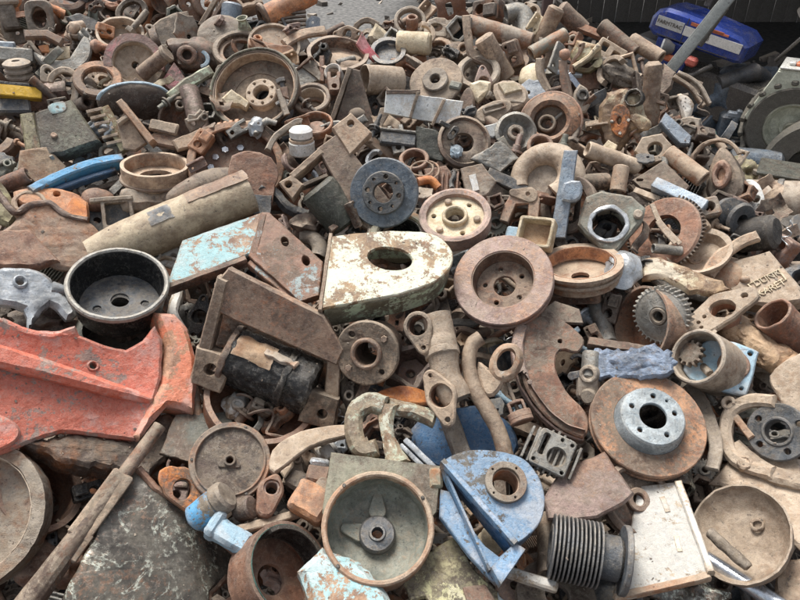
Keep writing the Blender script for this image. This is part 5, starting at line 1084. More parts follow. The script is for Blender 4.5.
thing(p, 'square_tube', 'pale blue grey square tube|right of the upright flaky pipe', 'tube', (None, S().plate(p.tr((660, 122), (666, 112), (692, 136), (690, 144), (680, 144)), (), -12, 0, 1.2), 'gv'), rough=.4)
p = Pose(668, 78, 12, .04, 100, 25)
thing(p, 'rib_cone', 'brown folded cone|right of the upright flaky pipe', 'cone', (None, S().plate(p.tr((658, 92), (664, 62), (676, 72), (672, 86), (662, 96)), (), -8, 0, 2), 'rb'), rough=.8)
p = Pose(692, 92, 12, .06, 60, 25)
thing(p, 'leaf_spring', 'pair of curved leaf springs|at the right of the heap crest', 'spring', [('leaf', S().plate(band(smooth(p.tr((674, 76), (692, 88), (704, 106)), 5, False), 4), (), -6, 1, .8), 'rt'), ('leaf', S().plate(band(smooth(p.tr((678, 72), (698, 84), (710, 104)), 5, False), 3.5), (), -6, 2, .8), 'rg'), ('clip', S().plate(p.tr((690, 76), (704, 82), (700, 94), (690, 88)), (), -4, -1, .8), 'rb')], rough=.5)
p = Pose(684, 108, 10, .06, 80, 22)
thing(p, 'pale_shell', 'pale white brown shell|under the pair of leaf springs', 'shell', (None, S().plate(smooth(p.tr((676, 96), (684, 94), (694, 104), (690, 118), (684, 122), (680, 108)), 3), (), -8, 2, 2.5), 'wt'), rough=.8)
p = Pose(704, 140, 12, .03, 80, 30)
thing(p, 'bent_pipe', 'tan bent rod|right of the pale blue grey square tube', 'rod', (None, S().sweep([(x, y, 0) for x, y in smooth(p.tr((690, 128), (704, 132), (716, 140), (724, 150)), 4, False)], 4, 12), 'rt'), rough=.6)
p = Pose(716, 138, 8, .04, 80, 30)
thing(p, 'green_scrap', 'small greenish scrap plate|at the right shoulder of the heap', 'plate', (None, S().plate(jag(p.tr((708, 132), (716, 130), (720, 146), (712, 146)), .5, 4), (), -4, 0, 1), 'te'), rough=.8)
# --- centre top: serrated plate, dark wheel, slatted casting
p = Pose(438, 142, 12, .07, 70, 15)
thing(p, 'square_plate', 'dark grey square plate|below the white louvre panel', 'plate', (None, S().plate(jag(p.tr((416, 126), (436, 130), (456, 146), (442, 162), (418, 156)), .5, 6), (), -4, 0, 1), 'gt'), rough=.8)
p = Pose(464, 142, 14, .05, 60, 25)
thing(p, 'grooved_pulley', 'dark brown grooved wheel|behind the dark grey square plate', 'wheel', [('wheel', S().lathe([(27, 2), (24, 4), (22, 1), (16, 2), (10, 0), (10, -6), (27, -6)], 40), 'rb'), ('blue_fleck', S().blob((-8, -12, 3), (6, 7, 3), 3, .3, 2.5), 'lb')], rough=.5)
p = Pose(453, 133, 6, .12, 30, 20)
thing(p, 'chain_link', 'small black chain link|on the dark grey square plate', 'chain link', (None, S().plate(rrect(0, 0, 16, 8, 4, 55), [rrect(0, 0, 5, 3.4, 1.6, 55)], -2, 2, .8).box(-9, 8, 0, 12, 5, 4, 1, None, -25), 'bk'), rough=.3)
p = Pose(398, 140, 10, .04, 80, 30)
thing(p, 'drawer_runner', 'dark grey rail|left of the dark grey square plate', 'rail', [('rail', S().box(0, 0, 0, 36, 14, 8, 1.5, None, -4), 'dg'), ('lip', S().box(0, 8, 2, 36, 3, 8, 1, None, -4), 'st')], rough=.5)
p = Pose(440, 178, 14, .05, 80, 25)
cb = S().plate(jag(p.tr((424, 168), (446, 164), (462, 182), (456, 196), (430, 196)), .5, 6), (), -7, -2, 1)
for i in range(7): cb.plate(band(p.tr((426 + i * 5, 196), (426 + i * 5 + 2, 174 - i * .4)), 2.2), (), -4, 1, .5)
thing(p, 'ribbed_plate', 'rust brown finely ribbed plate|above the cream wheel', 'plate', (None, cb, 'rr'), rough=.7)
p = Pose(414, 160, 10, .06, 95, 45)
thing(p, 'oval_ring', 'rusty oval ring|right of the blue black brake disc', 'ring', (None, S().ring(15, 11, -8, 3, 1), 'rr'), rough=.5)
p = Pose(424, 170, 8, .08, 95, 50)
thing(p, 'coil_rings', 'pair of thin copper brown rings|below the rusty oval ring', 'rings', [('ring', S().ring(16, 14, -2, 0, .6), 'ro'), ('ring', S().ring(12, 10.4, 0, 2, .6, M=mv(-2, 1)), 'rt')], rough=.5)
p = Pose(429, 184, 8, .07, 60, 20)
thing(p, 'brass_elbow', 'brass brown elbow|below the thin copper brown rings', 'elbow', (None, S().sweep([(x, y, 0) for x, y in smooth(p.tr((418, 182), (430, 180), (438, 188)), 4, False)], 4.5, 12), 'ri'), rough=.4)
p = Pose(492, 168, 10, .04, 60, 25)
thing(p, 'crushed_sheet', 'grey crushed panel|above the dark bent U-channel', 'panel', (None, S().plate(jag(p.tr((470, 158), (500, 140), (520, 158), (500, 172)), .8, 6), (), -4, 0, 1), 'st'), rough=1.2)
p = Pipe(594, 158, 562, 140, 10, 8, .03)
thing(p, 'flat_bar', 'tan flat bar|below the orange tan pressure plate', 'bar', (None, S().box(0, 0, 0, 10, 6, 40, 1), 'rt'), rough=.6)
# =============================================================== GROUND, SHED, MACHINES BEHIND
def Gz(px, py, z):
    r = ray(px, py); return EYE + r * ((z - EYE.z) / r.z)
def proj(q):
    d = q - EYE; zc = d.dot(FWD)
    if zc < .05: return None
    return 400 + FPX * d.dot(RGT) / zc, 300 - FPX * d.dot(UPV) / zc, zc / FPX
CREST = [(-400, -60), (0, -40), (180, -30), (245, -10), (290, 14), (330, 26), (390, 20), (440, 6), (520, 2), (560, 14), (600, 24), (650, 48), (700, 86), (735, 135), (775, 185), (810, 222), (860, 255), (1000, 290), (1400, 330)]
def crest(px):
    for (a, b), (c, d) in zip(CREST, CREST[1:]):
        if a <= px <= c: return b + (d - b) * (px - a) / (c - a)
    return CREST[0][1] if px < 0 else CREST[-1][1]
def heap_z(x, y):
    zp = Z1 + SL * (y - 1)
    q = proj(V((x, y, zp)))
    if not q or y < .55: return zp - .13
    d = max(0, crest(q[0]) - q[1]) * q[2] * 1.85
    return max(-.05, zp - .13 - 1.6 * d)
def sheet(name, pts, quads, m, smooth_=True):
    me = bpy.data.meshes.new(name); me.from_pydata(pts, [], quads); me.update()
    for f in me.polygons: f.use_smooth = smooth_
    return struct(name, me, m)
NX, NY = 150, 160
pts, quads = [], []
for j in range(NY + 1):
    for i in range(NX + 1):
        x, y = -4.6 + 8.2 * i / NX, -.8 + 8.6 * j / NY
        z = heap_z(x, y)
        if z > -.04: z += .05 * noise.noise(V((x * 4, y * 4, 0))) + .03 * noise.noise(V((x * 11, y * 11, 5)))
        pts.append((x, y, z))
for j in range(NY):
    for i in range(NX):
        a = j * (NX + 1) + i; quads.append((a, a + 1, a + NX + 2, a + NX + 1))
SPEC['dirt'] = ('2e2620', '1a1613', '4a3424', .4, None, 0, .0, .9, 0)  # mound dirt, darkened in colour to stand in for shadow between parts
SPEC['con'] = ('8b8a86', '76746f', '6b6359', .4, None, 0, .0, .85, 0)
SPEC['shw'] = ('231f1d', '191615', '2c2622', .4, None, 0, .05, .85, 0)  # shed boards, dark base colour adds to the interior shade
SPEC['fen'] = ('bfc1ae', 'a2a491', '7c745f', .3, None, 0, .2, .6, 0)
SPEC['whp'] = ('d8d6cf', 'c4c1b8', 'a39c8f', .2, None, 0, .1, .5, 0)
SPEC['org'] = ('d9641e', 'b8541c', '8a4a22', .2, None, 0, .05, .4, 0)
SPEC['redl'] = ('c0412a', 'a03222', '7a3222', .2, None, 0, .05, .4, 0)
SPEC['wr'] = ('5e3531', '4a2a28', '6b4038', .3, None, 0, .1, .7, 0)
sheet('scrap_mound', pts, quads, 'dirt')
# yard: pale concrete to oily soil, its dark colour also painting in shed shade
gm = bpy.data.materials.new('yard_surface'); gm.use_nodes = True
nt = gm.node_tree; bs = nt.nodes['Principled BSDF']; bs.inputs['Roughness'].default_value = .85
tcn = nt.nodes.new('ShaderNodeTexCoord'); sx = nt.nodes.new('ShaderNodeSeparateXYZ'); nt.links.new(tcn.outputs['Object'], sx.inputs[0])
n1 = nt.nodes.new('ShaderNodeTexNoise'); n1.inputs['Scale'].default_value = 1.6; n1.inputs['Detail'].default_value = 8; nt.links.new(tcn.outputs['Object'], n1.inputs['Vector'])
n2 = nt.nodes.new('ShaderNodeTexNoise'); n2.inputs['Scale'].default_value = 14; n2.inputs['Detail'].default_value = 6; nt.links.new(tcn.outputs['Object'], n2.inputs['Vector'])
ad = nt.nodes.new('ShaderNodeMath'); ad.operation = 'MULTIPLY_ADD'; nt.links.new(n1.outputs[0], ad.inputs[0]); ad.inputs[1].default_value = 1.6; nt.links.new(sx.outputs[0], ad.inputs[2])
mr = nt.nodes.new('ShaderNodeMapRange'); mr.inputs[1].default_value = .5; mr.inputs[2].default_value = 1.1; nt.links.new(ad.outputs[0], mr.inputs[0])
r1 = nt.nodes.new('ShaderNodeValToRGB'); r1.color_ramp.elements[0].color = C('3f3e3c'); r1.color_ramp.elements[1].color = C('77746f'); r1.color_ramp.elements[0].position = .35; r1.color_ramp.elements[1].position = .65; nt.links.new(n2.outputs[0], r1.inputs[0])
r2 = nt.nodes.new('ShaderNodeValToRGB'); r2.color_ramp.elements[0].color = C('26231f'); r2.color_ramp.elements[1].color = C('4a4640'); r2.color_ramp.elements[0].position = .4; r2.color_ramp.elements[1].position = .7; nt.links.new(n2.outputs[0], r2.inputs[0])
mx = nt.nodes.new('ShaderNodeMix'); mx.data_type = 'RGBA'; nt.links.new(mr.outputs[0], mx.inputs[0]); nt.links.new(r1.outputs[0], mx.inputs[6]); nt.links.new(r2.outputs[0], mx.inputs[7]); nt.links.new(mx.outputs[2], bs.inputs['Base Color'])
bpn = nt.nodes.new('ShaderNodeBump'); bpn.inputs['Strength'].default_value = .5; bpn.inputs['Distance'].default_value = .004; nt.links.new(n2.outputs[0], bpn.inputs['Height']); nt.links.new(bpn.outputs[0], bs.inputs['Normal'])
sheet('ground', [(-150, -60, 0), (150, -60, 0), (150, 250, 0), (-150, 250, 0)], [(0, 1, 2, 3)], gm)

I4 = Matrix.Identity(4)
def world_thing(name, label, cat, parts, M=I4, group=None, rough=0, seg=.2, k=1.0, sharp=38):
    return thing(None, name, label, cat, parts, group, rough, seg, sharp, M, k)
# --- the dark shed
def planks(x0, x1, z0, z1, y, w=.22):
    s = S(); x = x0
    while x < x1:
        s.box(x + w / 2, y + rnd.uniform(-.012, .012), (z0 + z1) / 2, w - .012, .03, z1 - z0, .006); x += w
    return s
roof = S().box(6.2, 11.1, 3.5, 11.6, 8.2, .06, .02)
for i in range(22): roof.box(.6 + i * .53, 11.1, 3.56, .06, 8.2, .05, .02)
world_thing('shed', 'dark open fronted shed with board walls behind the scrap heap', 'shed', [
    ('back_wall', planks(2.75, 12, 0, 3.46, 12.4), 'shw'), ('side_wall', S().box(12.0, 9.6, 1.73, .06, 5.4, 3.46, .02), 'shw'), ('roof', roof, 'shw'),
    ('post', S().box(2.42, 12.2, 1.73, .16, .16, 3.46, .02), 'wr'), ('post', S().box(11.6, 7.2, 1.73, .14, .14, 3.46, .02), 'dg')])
# --- leaning steel beam
p = Pipe(664, 86, 738, -26, -4, 0, .02)
thing(p, 'steel_beam', 'grey leaning steel channel beam|before the blue tractor', 'beam', (None, S().box(-3, 0, 0, 3, 16, p.L, .8).box(2, 7, 0, 10, 3, p.L, .8).box(2, -7, 0, 10, 3, p.L, .8), 'bm'), rough=0)
p = Pipe(704, 44, 732, -8, -4, 0, -.9)
thing(p, 'hydraulic_ram', 'thin black ram|right of the leaning steel beam', 'ram', [('cylinder', S().cyl(3.6, -p.L / 2, p.L * .2, .6, 16), 'bk'), ('rod', S().cyl(2, p.L * .2, p.L / 2, .4, 12), 'ch')], rough=0)
# --- blue tractor
A, B = Gz(754, 56, .86), Gz(650, 20, 1.04)
ax = (B - A); Lh = ax.length; ax.normalize()
yl = V((0, 0, 1)).cross(ax).normalized(); zl = ax.cross(yl)
side = 1 if yl.dot(EYE - A) > 0 else -1
TM = Matrix.Translation(A - zl * 1.1 - yl * .24 * side) @ Matrix((ax, yl, zl)).transposed().to_4x4()
def side_outline(s0, s1, n=1):
    return [(.08, 1.0), (.07, 1.14), (.16, 1.2), (.4, 1.222), (Lh - .3, 1.24), (Lh - .12, 1.238), (Lh - .04, 1.205), (Lh, 1.13), (Lh, 1.03), (Lh - .06, .985), (.14, .985)]
RXm = rX(90)                                              # plate's z becomes -y
hood = S().plate(side_outline(0, 1), (), -.23, .23, .03, RXm)
low = [(Lh - .46, .99), (Lh - .12, .99), (Lh - .14, .74), (Lh - .26, .6), (Lh - .44, .7)]
wheel = lambda R, w: S().lathe([(R * .6, -w / 2), (R * .9, -w / 2), (R, -w / 3), (R, w / 3), (R * .9, w / 2), (R * .6, w / 2)], 40, RXm)
def treads(R, w, n):
    s = S()
    for i in range(n):
        for sg in (-1, 1): s.box(0, sg * w * .22, R, R * .12, w * .5, R * .1, .01, rY(360 * (i + .25 * sg) / n) @ rZ(0))
    return s
sd = .232 * side
def strip(x0, x1, z0, z1, y): return S().plate([(x0, z0), (x1, z0 + .0), (x1, z1), (x0, z1)], (), -.006, .006, .002, mv(0, y, 0) @ RXm)
tr_o = world_thing('tractor', 'blue tractor with white and orange side stripes inside the dark shed', 'tractor', [
    ('hood', hood, 'nb', [('white_stripe', strip(.12, Lh - .32, 1.07, 1.15, sd), 'whp'), ('white_stripe', strip(Lh - .31, Lh - .06, 1.075, 1.165, sd), 'ww'), ('orange_stripe', strip(.26, .42, 1.168, 1.186, sd), 'org'), ('orange_stripe', strip(Lh - .66, Lh - .36, 1.166, 1.194, sd), 'org')]),
    ('side_panel', S().plate(low, (), -.02, .02, .01, mv(0, sd * .96, 0) @ RXm), 'nb'),
    ('bonnet_seam', S().plate(band([(Lh - .33, .97), (Lh - .33, 1.215)], .006), (), -.004, .004, .001, mv(0, sd, 0) @ RXm).plate(band([(.2, 1.01), (Lh - .1, 1.01)], .006), (), -.004, .004, .001, mv(0, sd, 0) @ RXm), 'bk'), ('air_hose', S().sweep([(.3, side * .2, .9), (.4, side * .3, .8), (.6, side * .26, .72), (.75, side * .2, .8)], .025, 12), 'bk'), ('grille', S().box(Lh - .02, 0, .72, .26, .38, .42, .03), 'dg'),
    ('headlamp', S().lathe([(.075, 0), (.07, .04), (.04, .1), (0, .11), (0, .02), (.06, .01)], 24, mv(Lh - .22, side * .32, .945) @ rY(-90) @ rX(20 * side)), 'dg', [('lens', S().cyl(.068, -.012, .006, .004, 24, mv(Lh - .22, side * .32, .945) @ rY(-90) @ rX(20 * side)), 'ww')]),
    ('indicator', S().box(Lh - .31, side * .3, .87, .1, .06, .06, .015), 'org'), ('tail_lamp', S().box(.46, side * .28, .9, .1, .08, .08, .02), 'redl'),
    ('chassis', S().box(Lh / 2 - .2, 0, .62, Lh + .3, .3, .4, .04).box(-.5, 0, .6, .7, .4, .5, .05), 'bk'),
    ('rear_wheel', S().lathe([(.28, -.14), (.44, -.14), (.48, -.1), (.48, .1), (.44, .14), (.28, .14)], 40, mv(-.95, .5, .5) @ RXm), 'ru'), ('rear_wheel', S().lathe([(.28, -.14), (.44, -.14), (.48, -.1), (.48, .1), (.44, .14), (.28, .14)], 40, mv(-.95, -.5, .5) @ RXm), 'ru'),
    ('front_wheel', S().lathe([(.18, -.09), (.3, -.09), (.34, -.05), (.34, .05), (.3, .09), (.18, .09)], 32, mv(Lh - .2, .55, .34) @ RXm), 'ru'), ('front_wheel', S().lathe([(.18, -.09), (.3, -.09), (.34, -.05), (.34, .05), (.3, .09), (.18, .09)], 32, mv(Lh - .2, -.55, .34) @ RXm), 'ru'),
    ('steering_wheel', S().lathe([(.17, -.014), (.2, -.014), (.2, .014), (.17, .014)], 28, mv(-.3, 0, 1.42) @ rY(-25)).cyl(.016, -.4, 0, .003, 10, mv(-.3, 0, 1.42) @ rY(-25)), 'bk'),
    ('seat', S().box(-.75, 0, .98, .42, .44, .1, .04).box(-.97, 0, 1.15, .08, .44, .34, .04), 'bk'), ('exhaust', S().cyl(.03, 0, .3, .005, 14, mv(Lh * .62, 0, 1.3)), 'bk'), ('filler_cap', S().cyl(.07, 0, .07, .01, 20, mv(Lh * .72, .05, 1.34)), 'yg')], TM)
for txt, x, z, sz in (('FARMTRAC', Lh - .185, 1.12, .046), ('4343', Lh - .5, 1.11, .06)):
    cu = bpy.data.curves.new('lettering', 'FONT'); cu.body = txt; cu.size = sz; cu.extrude = .002; cu.align_x = 'CENTER'; cu.align_y = 'CENTER'
    tmp = bpy.data.objects.new('lettering', cu); COL.objects.link(tmp); bpy.context.view_layer.update()
    me = bpy.data.meshes.new_from_object(tmp.evaluated_get(bpy.context.evaluated_depsgraph_get())); bpy.data.objects.remove(tmp)
    ob = bpy.data.objects.new('hood_lettering', me); COL.objects.link(ob); me.materials.clear(); me.materials.append(mat('bk'))
    ob.parent = tr_o; ob.location = (x, sd + .009 * side, z)
    ob.rotation_euler = (rad(90), 0, rad(180 if side > 0 else 0))
HERO.append((700, 40, 'blue tractor'))
# --- olive grey tractor at the right edge
wc = Gz(792, 126, .37)
ang = math.atan2(wc.y, wc.x)
WM = Matrix.Translation((wc.x, wc.y, 0)) @ rZ(-32)
tyre = S().lathe([(.26, -.17), (.4, -.18), (.445, -.12), (.455, 0), (.445, .12), (.4, .18), (.26, .17)], 48, mv(0, 0, .46) @ RXm)
for i in range(19):
    for sg in (-1, 1): tyre.box(0, 0, 0, .06, .22, .05, .012, mv(0, 0, .46) @ rY(360 * (i + .25 * sg) / 19) @ mv(0, sg * .085, .455) @ rZ(sg * 28))
world_thing('tractor', 'olive grey machine with a big ribbed tyre and white fender at the right edge', 'tractor', [
    ('wheel', tyre, 'ru', [('rim', S().lathe([(.27, -.13), (.28, -.13), (.24, -.16), (.2, -.09), (.12, -.07), (.1, -.12), (.05, -.12), (0, -.12), (0, -.06), (.12, -.04), (.27, .1)], 44, mv(0, 0, .46) @ rX(90) @ Matrix.Diagonal((1, 1, -1, 1)), False), 'fen'), ('hub', S().cyl(.07, .1, .17, .015, 24, mv(0, 0, .46) @ RXm), 'ol')]),
    ('fender', S().box(.05, .1, 1.0, .62, .5, .05, .02).plate([(-.26, 1.0), (.1, 1.0), (-.3, .45), (-.46, .5)], (), -.02, .02, .01, mv(0, -.14, 0) @ RXm), 'fen'),
    ('fender_top', S().box(.05, .08, 1.035, .6, .5, .02, .008), 'whp'), ('fender_lamp', S().box(-.05, -.02, 1.06, .14, .1, .04, .015), 'org', [('clear_lens', S().box(-.15, -.02, 1.06, .06, .1, .035, .012), 'ww')]),
    ('axle', S().cyl(.12, -.7, -.1, .02, 20, mv(0, 0, .46) @ rX(-90) @ Matrix.Diagonal((1, 1, -1, 1))), 'ol'), ('frame', S().box(.1, .62, .55, 1.2, .36, .3, .06), 'sh')], WM, rough=.004, seg=.15, k=.82)
# --- grey machine parts and dark clutter on the shed floor
def floor_thing(px, py, z, rz, name, label, cat, parts, rough=.003, seg=.08, tilt=0):
    q = Gz(px, py, z); HERO.append((px, py, label.split('|')[0]))
    world_thing(name, label, cat, parts, Matrix.Translation((q.x, q.y, tilt)) @ rZ(rz), None, rough, seg, k=1.0 if tilt == 0 else 1.35)
floor_thing(738, 122, .25, -15, 'gearbox', 'blue grey dusty gearbox frame|on the floor before the big ribbed tyre', 'gearbox', [
    ('main_case', S().box(0, 0, .2, .34, .3, .3, .03).cyl(.1, -.2, .2, .02, 24, mv(.2, 0, .24) @ rX(90)), 'db'), ('upright', S().box(-.14, -.2, .22, .05, .06, .34, .01, rY(14)), 'gv'), ('top_bar', S().box(0, -.2, .36, .36, .06, .05, .01, rY(6)), 'gv'), ('foot', S().box(.02, -.24, .03, .5, .1, .06, .01), 'db'), ('end_casting', S().blob((.26, -.1, .3), (.1, .1, .1), 3, .15), 'al')], tilt=.0)
floor_thing(722, 106, .3, 25, 'engine', 'blue grey engine lump|behind the blue grey dusty gearbox frame', 'engine', [('block', S().blob((0, 0, .2), (.26, .2, .22), 4, .18, 2.2), 'db'), ('manifold', S().sweep([(-.2, -.1, .35), (0, -.18, .42), (.22, -.1, .34)], [.05, .06, .05], 12), 'dg'), ('pulley', S().cyl(.1, 0, .05, .01, 24, mv(.1, -.2, .24) @ rX(90)), 'gv')], tilt=.1)
for (px, py, nm, lb, ct, parts) in [
    (756, 160, 'dark_motor', 'dark rounded motor|on the floor below the big ribbed tyre', 'motor', [('body', S().cyl(.12, -.2, .2, .03, 24, mv(0, 0, .12) @ rY(90)), 'db'), ('foot', S().box(0, 0, .02, .3, .26, .04, .01), 'dg')]),
    (785, 190, 'dark_box', 'brown steel case|at the right edge below the big ribbed tyre', 'case', [('case', S().box(0, 0, .14, .4, .3, .28, .03), 'rb'), ('lid', S().box(0, 0, .3, .44, .34, .03, .01), 'gt')]),
    (742, 168, 'cast_lump', 'mossy casting lump|left of the dark rounded motor', 'casting', [('lump', S().blob((0, 0, .1), (.16, .13, .12), 4, .25, 2), 'yg'), ('ear', S().ring(.05, .02, 0, .04, .006, 20, mv(.1, -.1, .14)), 'rg')]),
    (775, 205, 'cable_drum', 'grey brown barrel|at the right behind the bright white pierced casting', 'barrel', [('barrel', S().cyl(.16, -.3, .25, .04, 28, mv(0, 0, .17) @ rY(80)), 'rg'), ('band', S().ring(.17, .15, 0, .04, .006, 28, mv(0, 0, .17) @ rY(80)), 'dg')]),
    (798, 212, 'plastic_scrap', 'pale blue scrap|at the right frame edge', 'scrap', [('scrap', S().blob((0, 0, .18), (.08, .06, .09), 3, .3, 2), 'lb'), ('tail', S().box(.05, 0, .06, .1, .06, .1, .02), 'lb')]),
    (715, 95, 'long_bar', 'dark long bar|behind the pair of curved leaf springs', 'bar', [('bar', S().box(0, 0, .12, 1.2, .05, .05, .01, rY(-6)), 'dg'), ('collar', S().box(.3, 0, .14, .08, .08, .08, .01), 'rd')]),
    (790, 245, 'round_flange', 'dark round flange|at the right edge behind the lettered casting', 'flange', [('flange', S().ring(.14, .06, .3, .34, .01, 30, rX(20)), 'dg'), ('stand', S().cyl(.1, 0, .32, .02, 24), 'sh')]),
]:
    floor_thing(px, py, .15, rnd.uniform(-40, 40), nm, lb, ct, parts)
# =============================================================== THE REST OF THE HEAP
# loose crumbs of rust, flakes and dirt lying on the mound: nobody could count them
def fragments():
    s = {'dirt': S(), 'rb': S(), 'rd': S(), 'rg': S()}
    r2 = random.Random(5)
    n = 0
    m_ = 0
    while m_ < 700:
        gx = r2.uniform(290, 600)
        if gx < 425 and r2.random() > .1: gx = r2.uniform(425, 600)
        q = Gz(gx, r2.uniform(-12, 40), 0) if m_ < 500 else Gz(r2.uniform(690, 820), r2.uniform(60, 260), 0)
        sz = r2.choice((.02, .03, .05, .08)); a, b, c = sz * r2.uniform(.5, 3), sz * r2.uniform(.4, 1), sz * r2.uniform(.3, .9)
        M = Matrix.Translation(q + V((0, 0, sz * .4))) @ Matrix.Rotation(r2.uniform(0, 6.3), 4, 'Z') @ Matrix.Rotation(r2.uniform(-.6, .6), 4, 'Y')
        j = lambda: r2.uniform(.6, 1.15)
        v = [(sx * a * j(), sy * b * j(), sz_ * c * j()) for sz_ in (-1, 1) for sx, sy in ((-1, -1), (1, -1), (1, 1), (-1, 1))]
        s[r2.choice(('dirt', 'dirt', 'rg'))]._add(v, [(0, 1, 2, 3), (4, 5, 6, 7), (0, 1, 5, 4), (1, 2, 6, 5), (2, 3, 7, 6), (3, 0, 4, 7)], M); m_ += 1
    while n < 9000:
        px, py = (r2.uniform(-30, 830), r2.uniform(-20, 640)) if n < 6500 else (r2.choice((r2.uniform(-260, -30), r2.uniform(830, 1150))), r2.uniform(0, 700))
        if py < crest(px) - 8: continue
        k = ksurf(px, py); q = EYE + ray(px, py) * k
        z = heap_z(q.x, q.y)
        if z < -.02: continue
        sz = k * r2.choice((2, 3, 3, 4, 5, 7, 9)) * r2.uniform(.7, 1.2)
        M = Matrix.Translation((q.x, q.y, z + r2.uniform(-.01, .045))) @ Matrix.Rotation(r2.uniform(0, 6.3), 4, 'Z') @ Matrix.Rotation(r2.uniform(-1, 1), 4, 'X') @ Matrix.Rotation(r2.uniform(-1, 1), 4, 'Y')
        a, b, c = sz * r2.uniform(.5, 1.6), sz * r2.uniform(.3, 1), sz * r2.uniform(.1, .6)
        j = lambda: r2.uniform(.6, 1.15)
        v = [(sx * a * j(), sy * b * j(), sz_ * c * j()) for sz_ in (-1, 1) for sx, sy in ((-1, -1), (1, -1), (1, 1), (-1, 1))]
        f = [(0, 1, 2, 3), (4, 5, 6, 7), (0, 1, 5, 4), (1, 2, 6, 5), (2, 3, 7, 6), (3, 0, 4, 7)]
        r2.choice(list(s.values()))._add(v, f, M); n += 1
    # crumbs and flakes lying on the parts themselves
    bpy.context.view_layer.update(); dg = bpy.context.evaluated_depsgraph_get(); n = 0; tries = 0
    while n < 420 and tries < 12000:
        tries += 1
        px, py = r2.uniform(-10, 810), r2.uniform(-10, 610)
        hit, loc, nor, idx, ob, _ = scene.ray_cast(dg, EYE, ray(px, py).normalized())
        if not hit or nor.z < .45 or (loc - EYE).length > 4 or noise.noise(V((px * .02, py * .02, 3))) < .12: continue
        sz = (loc - EYE).length / FPX * r2.choice((.4, .5, .5, .6, .8, 1.0))
        M = Matrix.Translation(loc + nor * sz * .25) @ nor.to_track_quat('Z', 'Y').to_matrix().to_4x4() @ Matrix.Rotation(r2.uniform(0, 6.3), 4, 'Z')
        a, b, c = sz * r2.uniform(.6, 1.5), sz * r2.uniform(.5, 1), sz * r2.uniform(.2, .6)
        j = lambda: r2.uniform(.6, 1.15)
        v = [(sx * a * j(), sy * b * j(), sz_ * c * j()) for sz_ in (-1, 1) for sx, sy in ((-1, -1), (1, -1), (1, 1), (-1, 1))]
        r2.choice(list(s.values()))._add(v, [(0, 1, 2, 3), (4, 5, 6, 7), (0, 1, 5, 4), (1, 2, 6, 5), (2, 3, 7, 6), (3, 0, 4, 7)], M); n += 1
    me = bpy.data.meshes.new('scrap_fragments'); vs, fs, mi = [], [], []
    for i, (m, q) in enumerate(s.items()):
        o = len(vs); vs += q.v; fs += [tuple(a + o for a in f) for f in q.f]; mi += [i] * len(q.f); me.materials.append(mat(m))
    me.from_pydata(vs, [], fs); me.polygons.foreach_set('material_index', mi); me.update()
    bm = bmesh.new(); bm.from_mesh(me); bmesh.ops.recalc_face_normals(bm, faces=bm.faces); bm.to_mesh(me); bm.free()
    o = bpy.data.objects.new('scrap_fragments', me); COL.objects.link(o); o['kind'] = 'stuff'
    o['label'] = 'rust crumbs, flakes and dirt lying between the scrap parts'

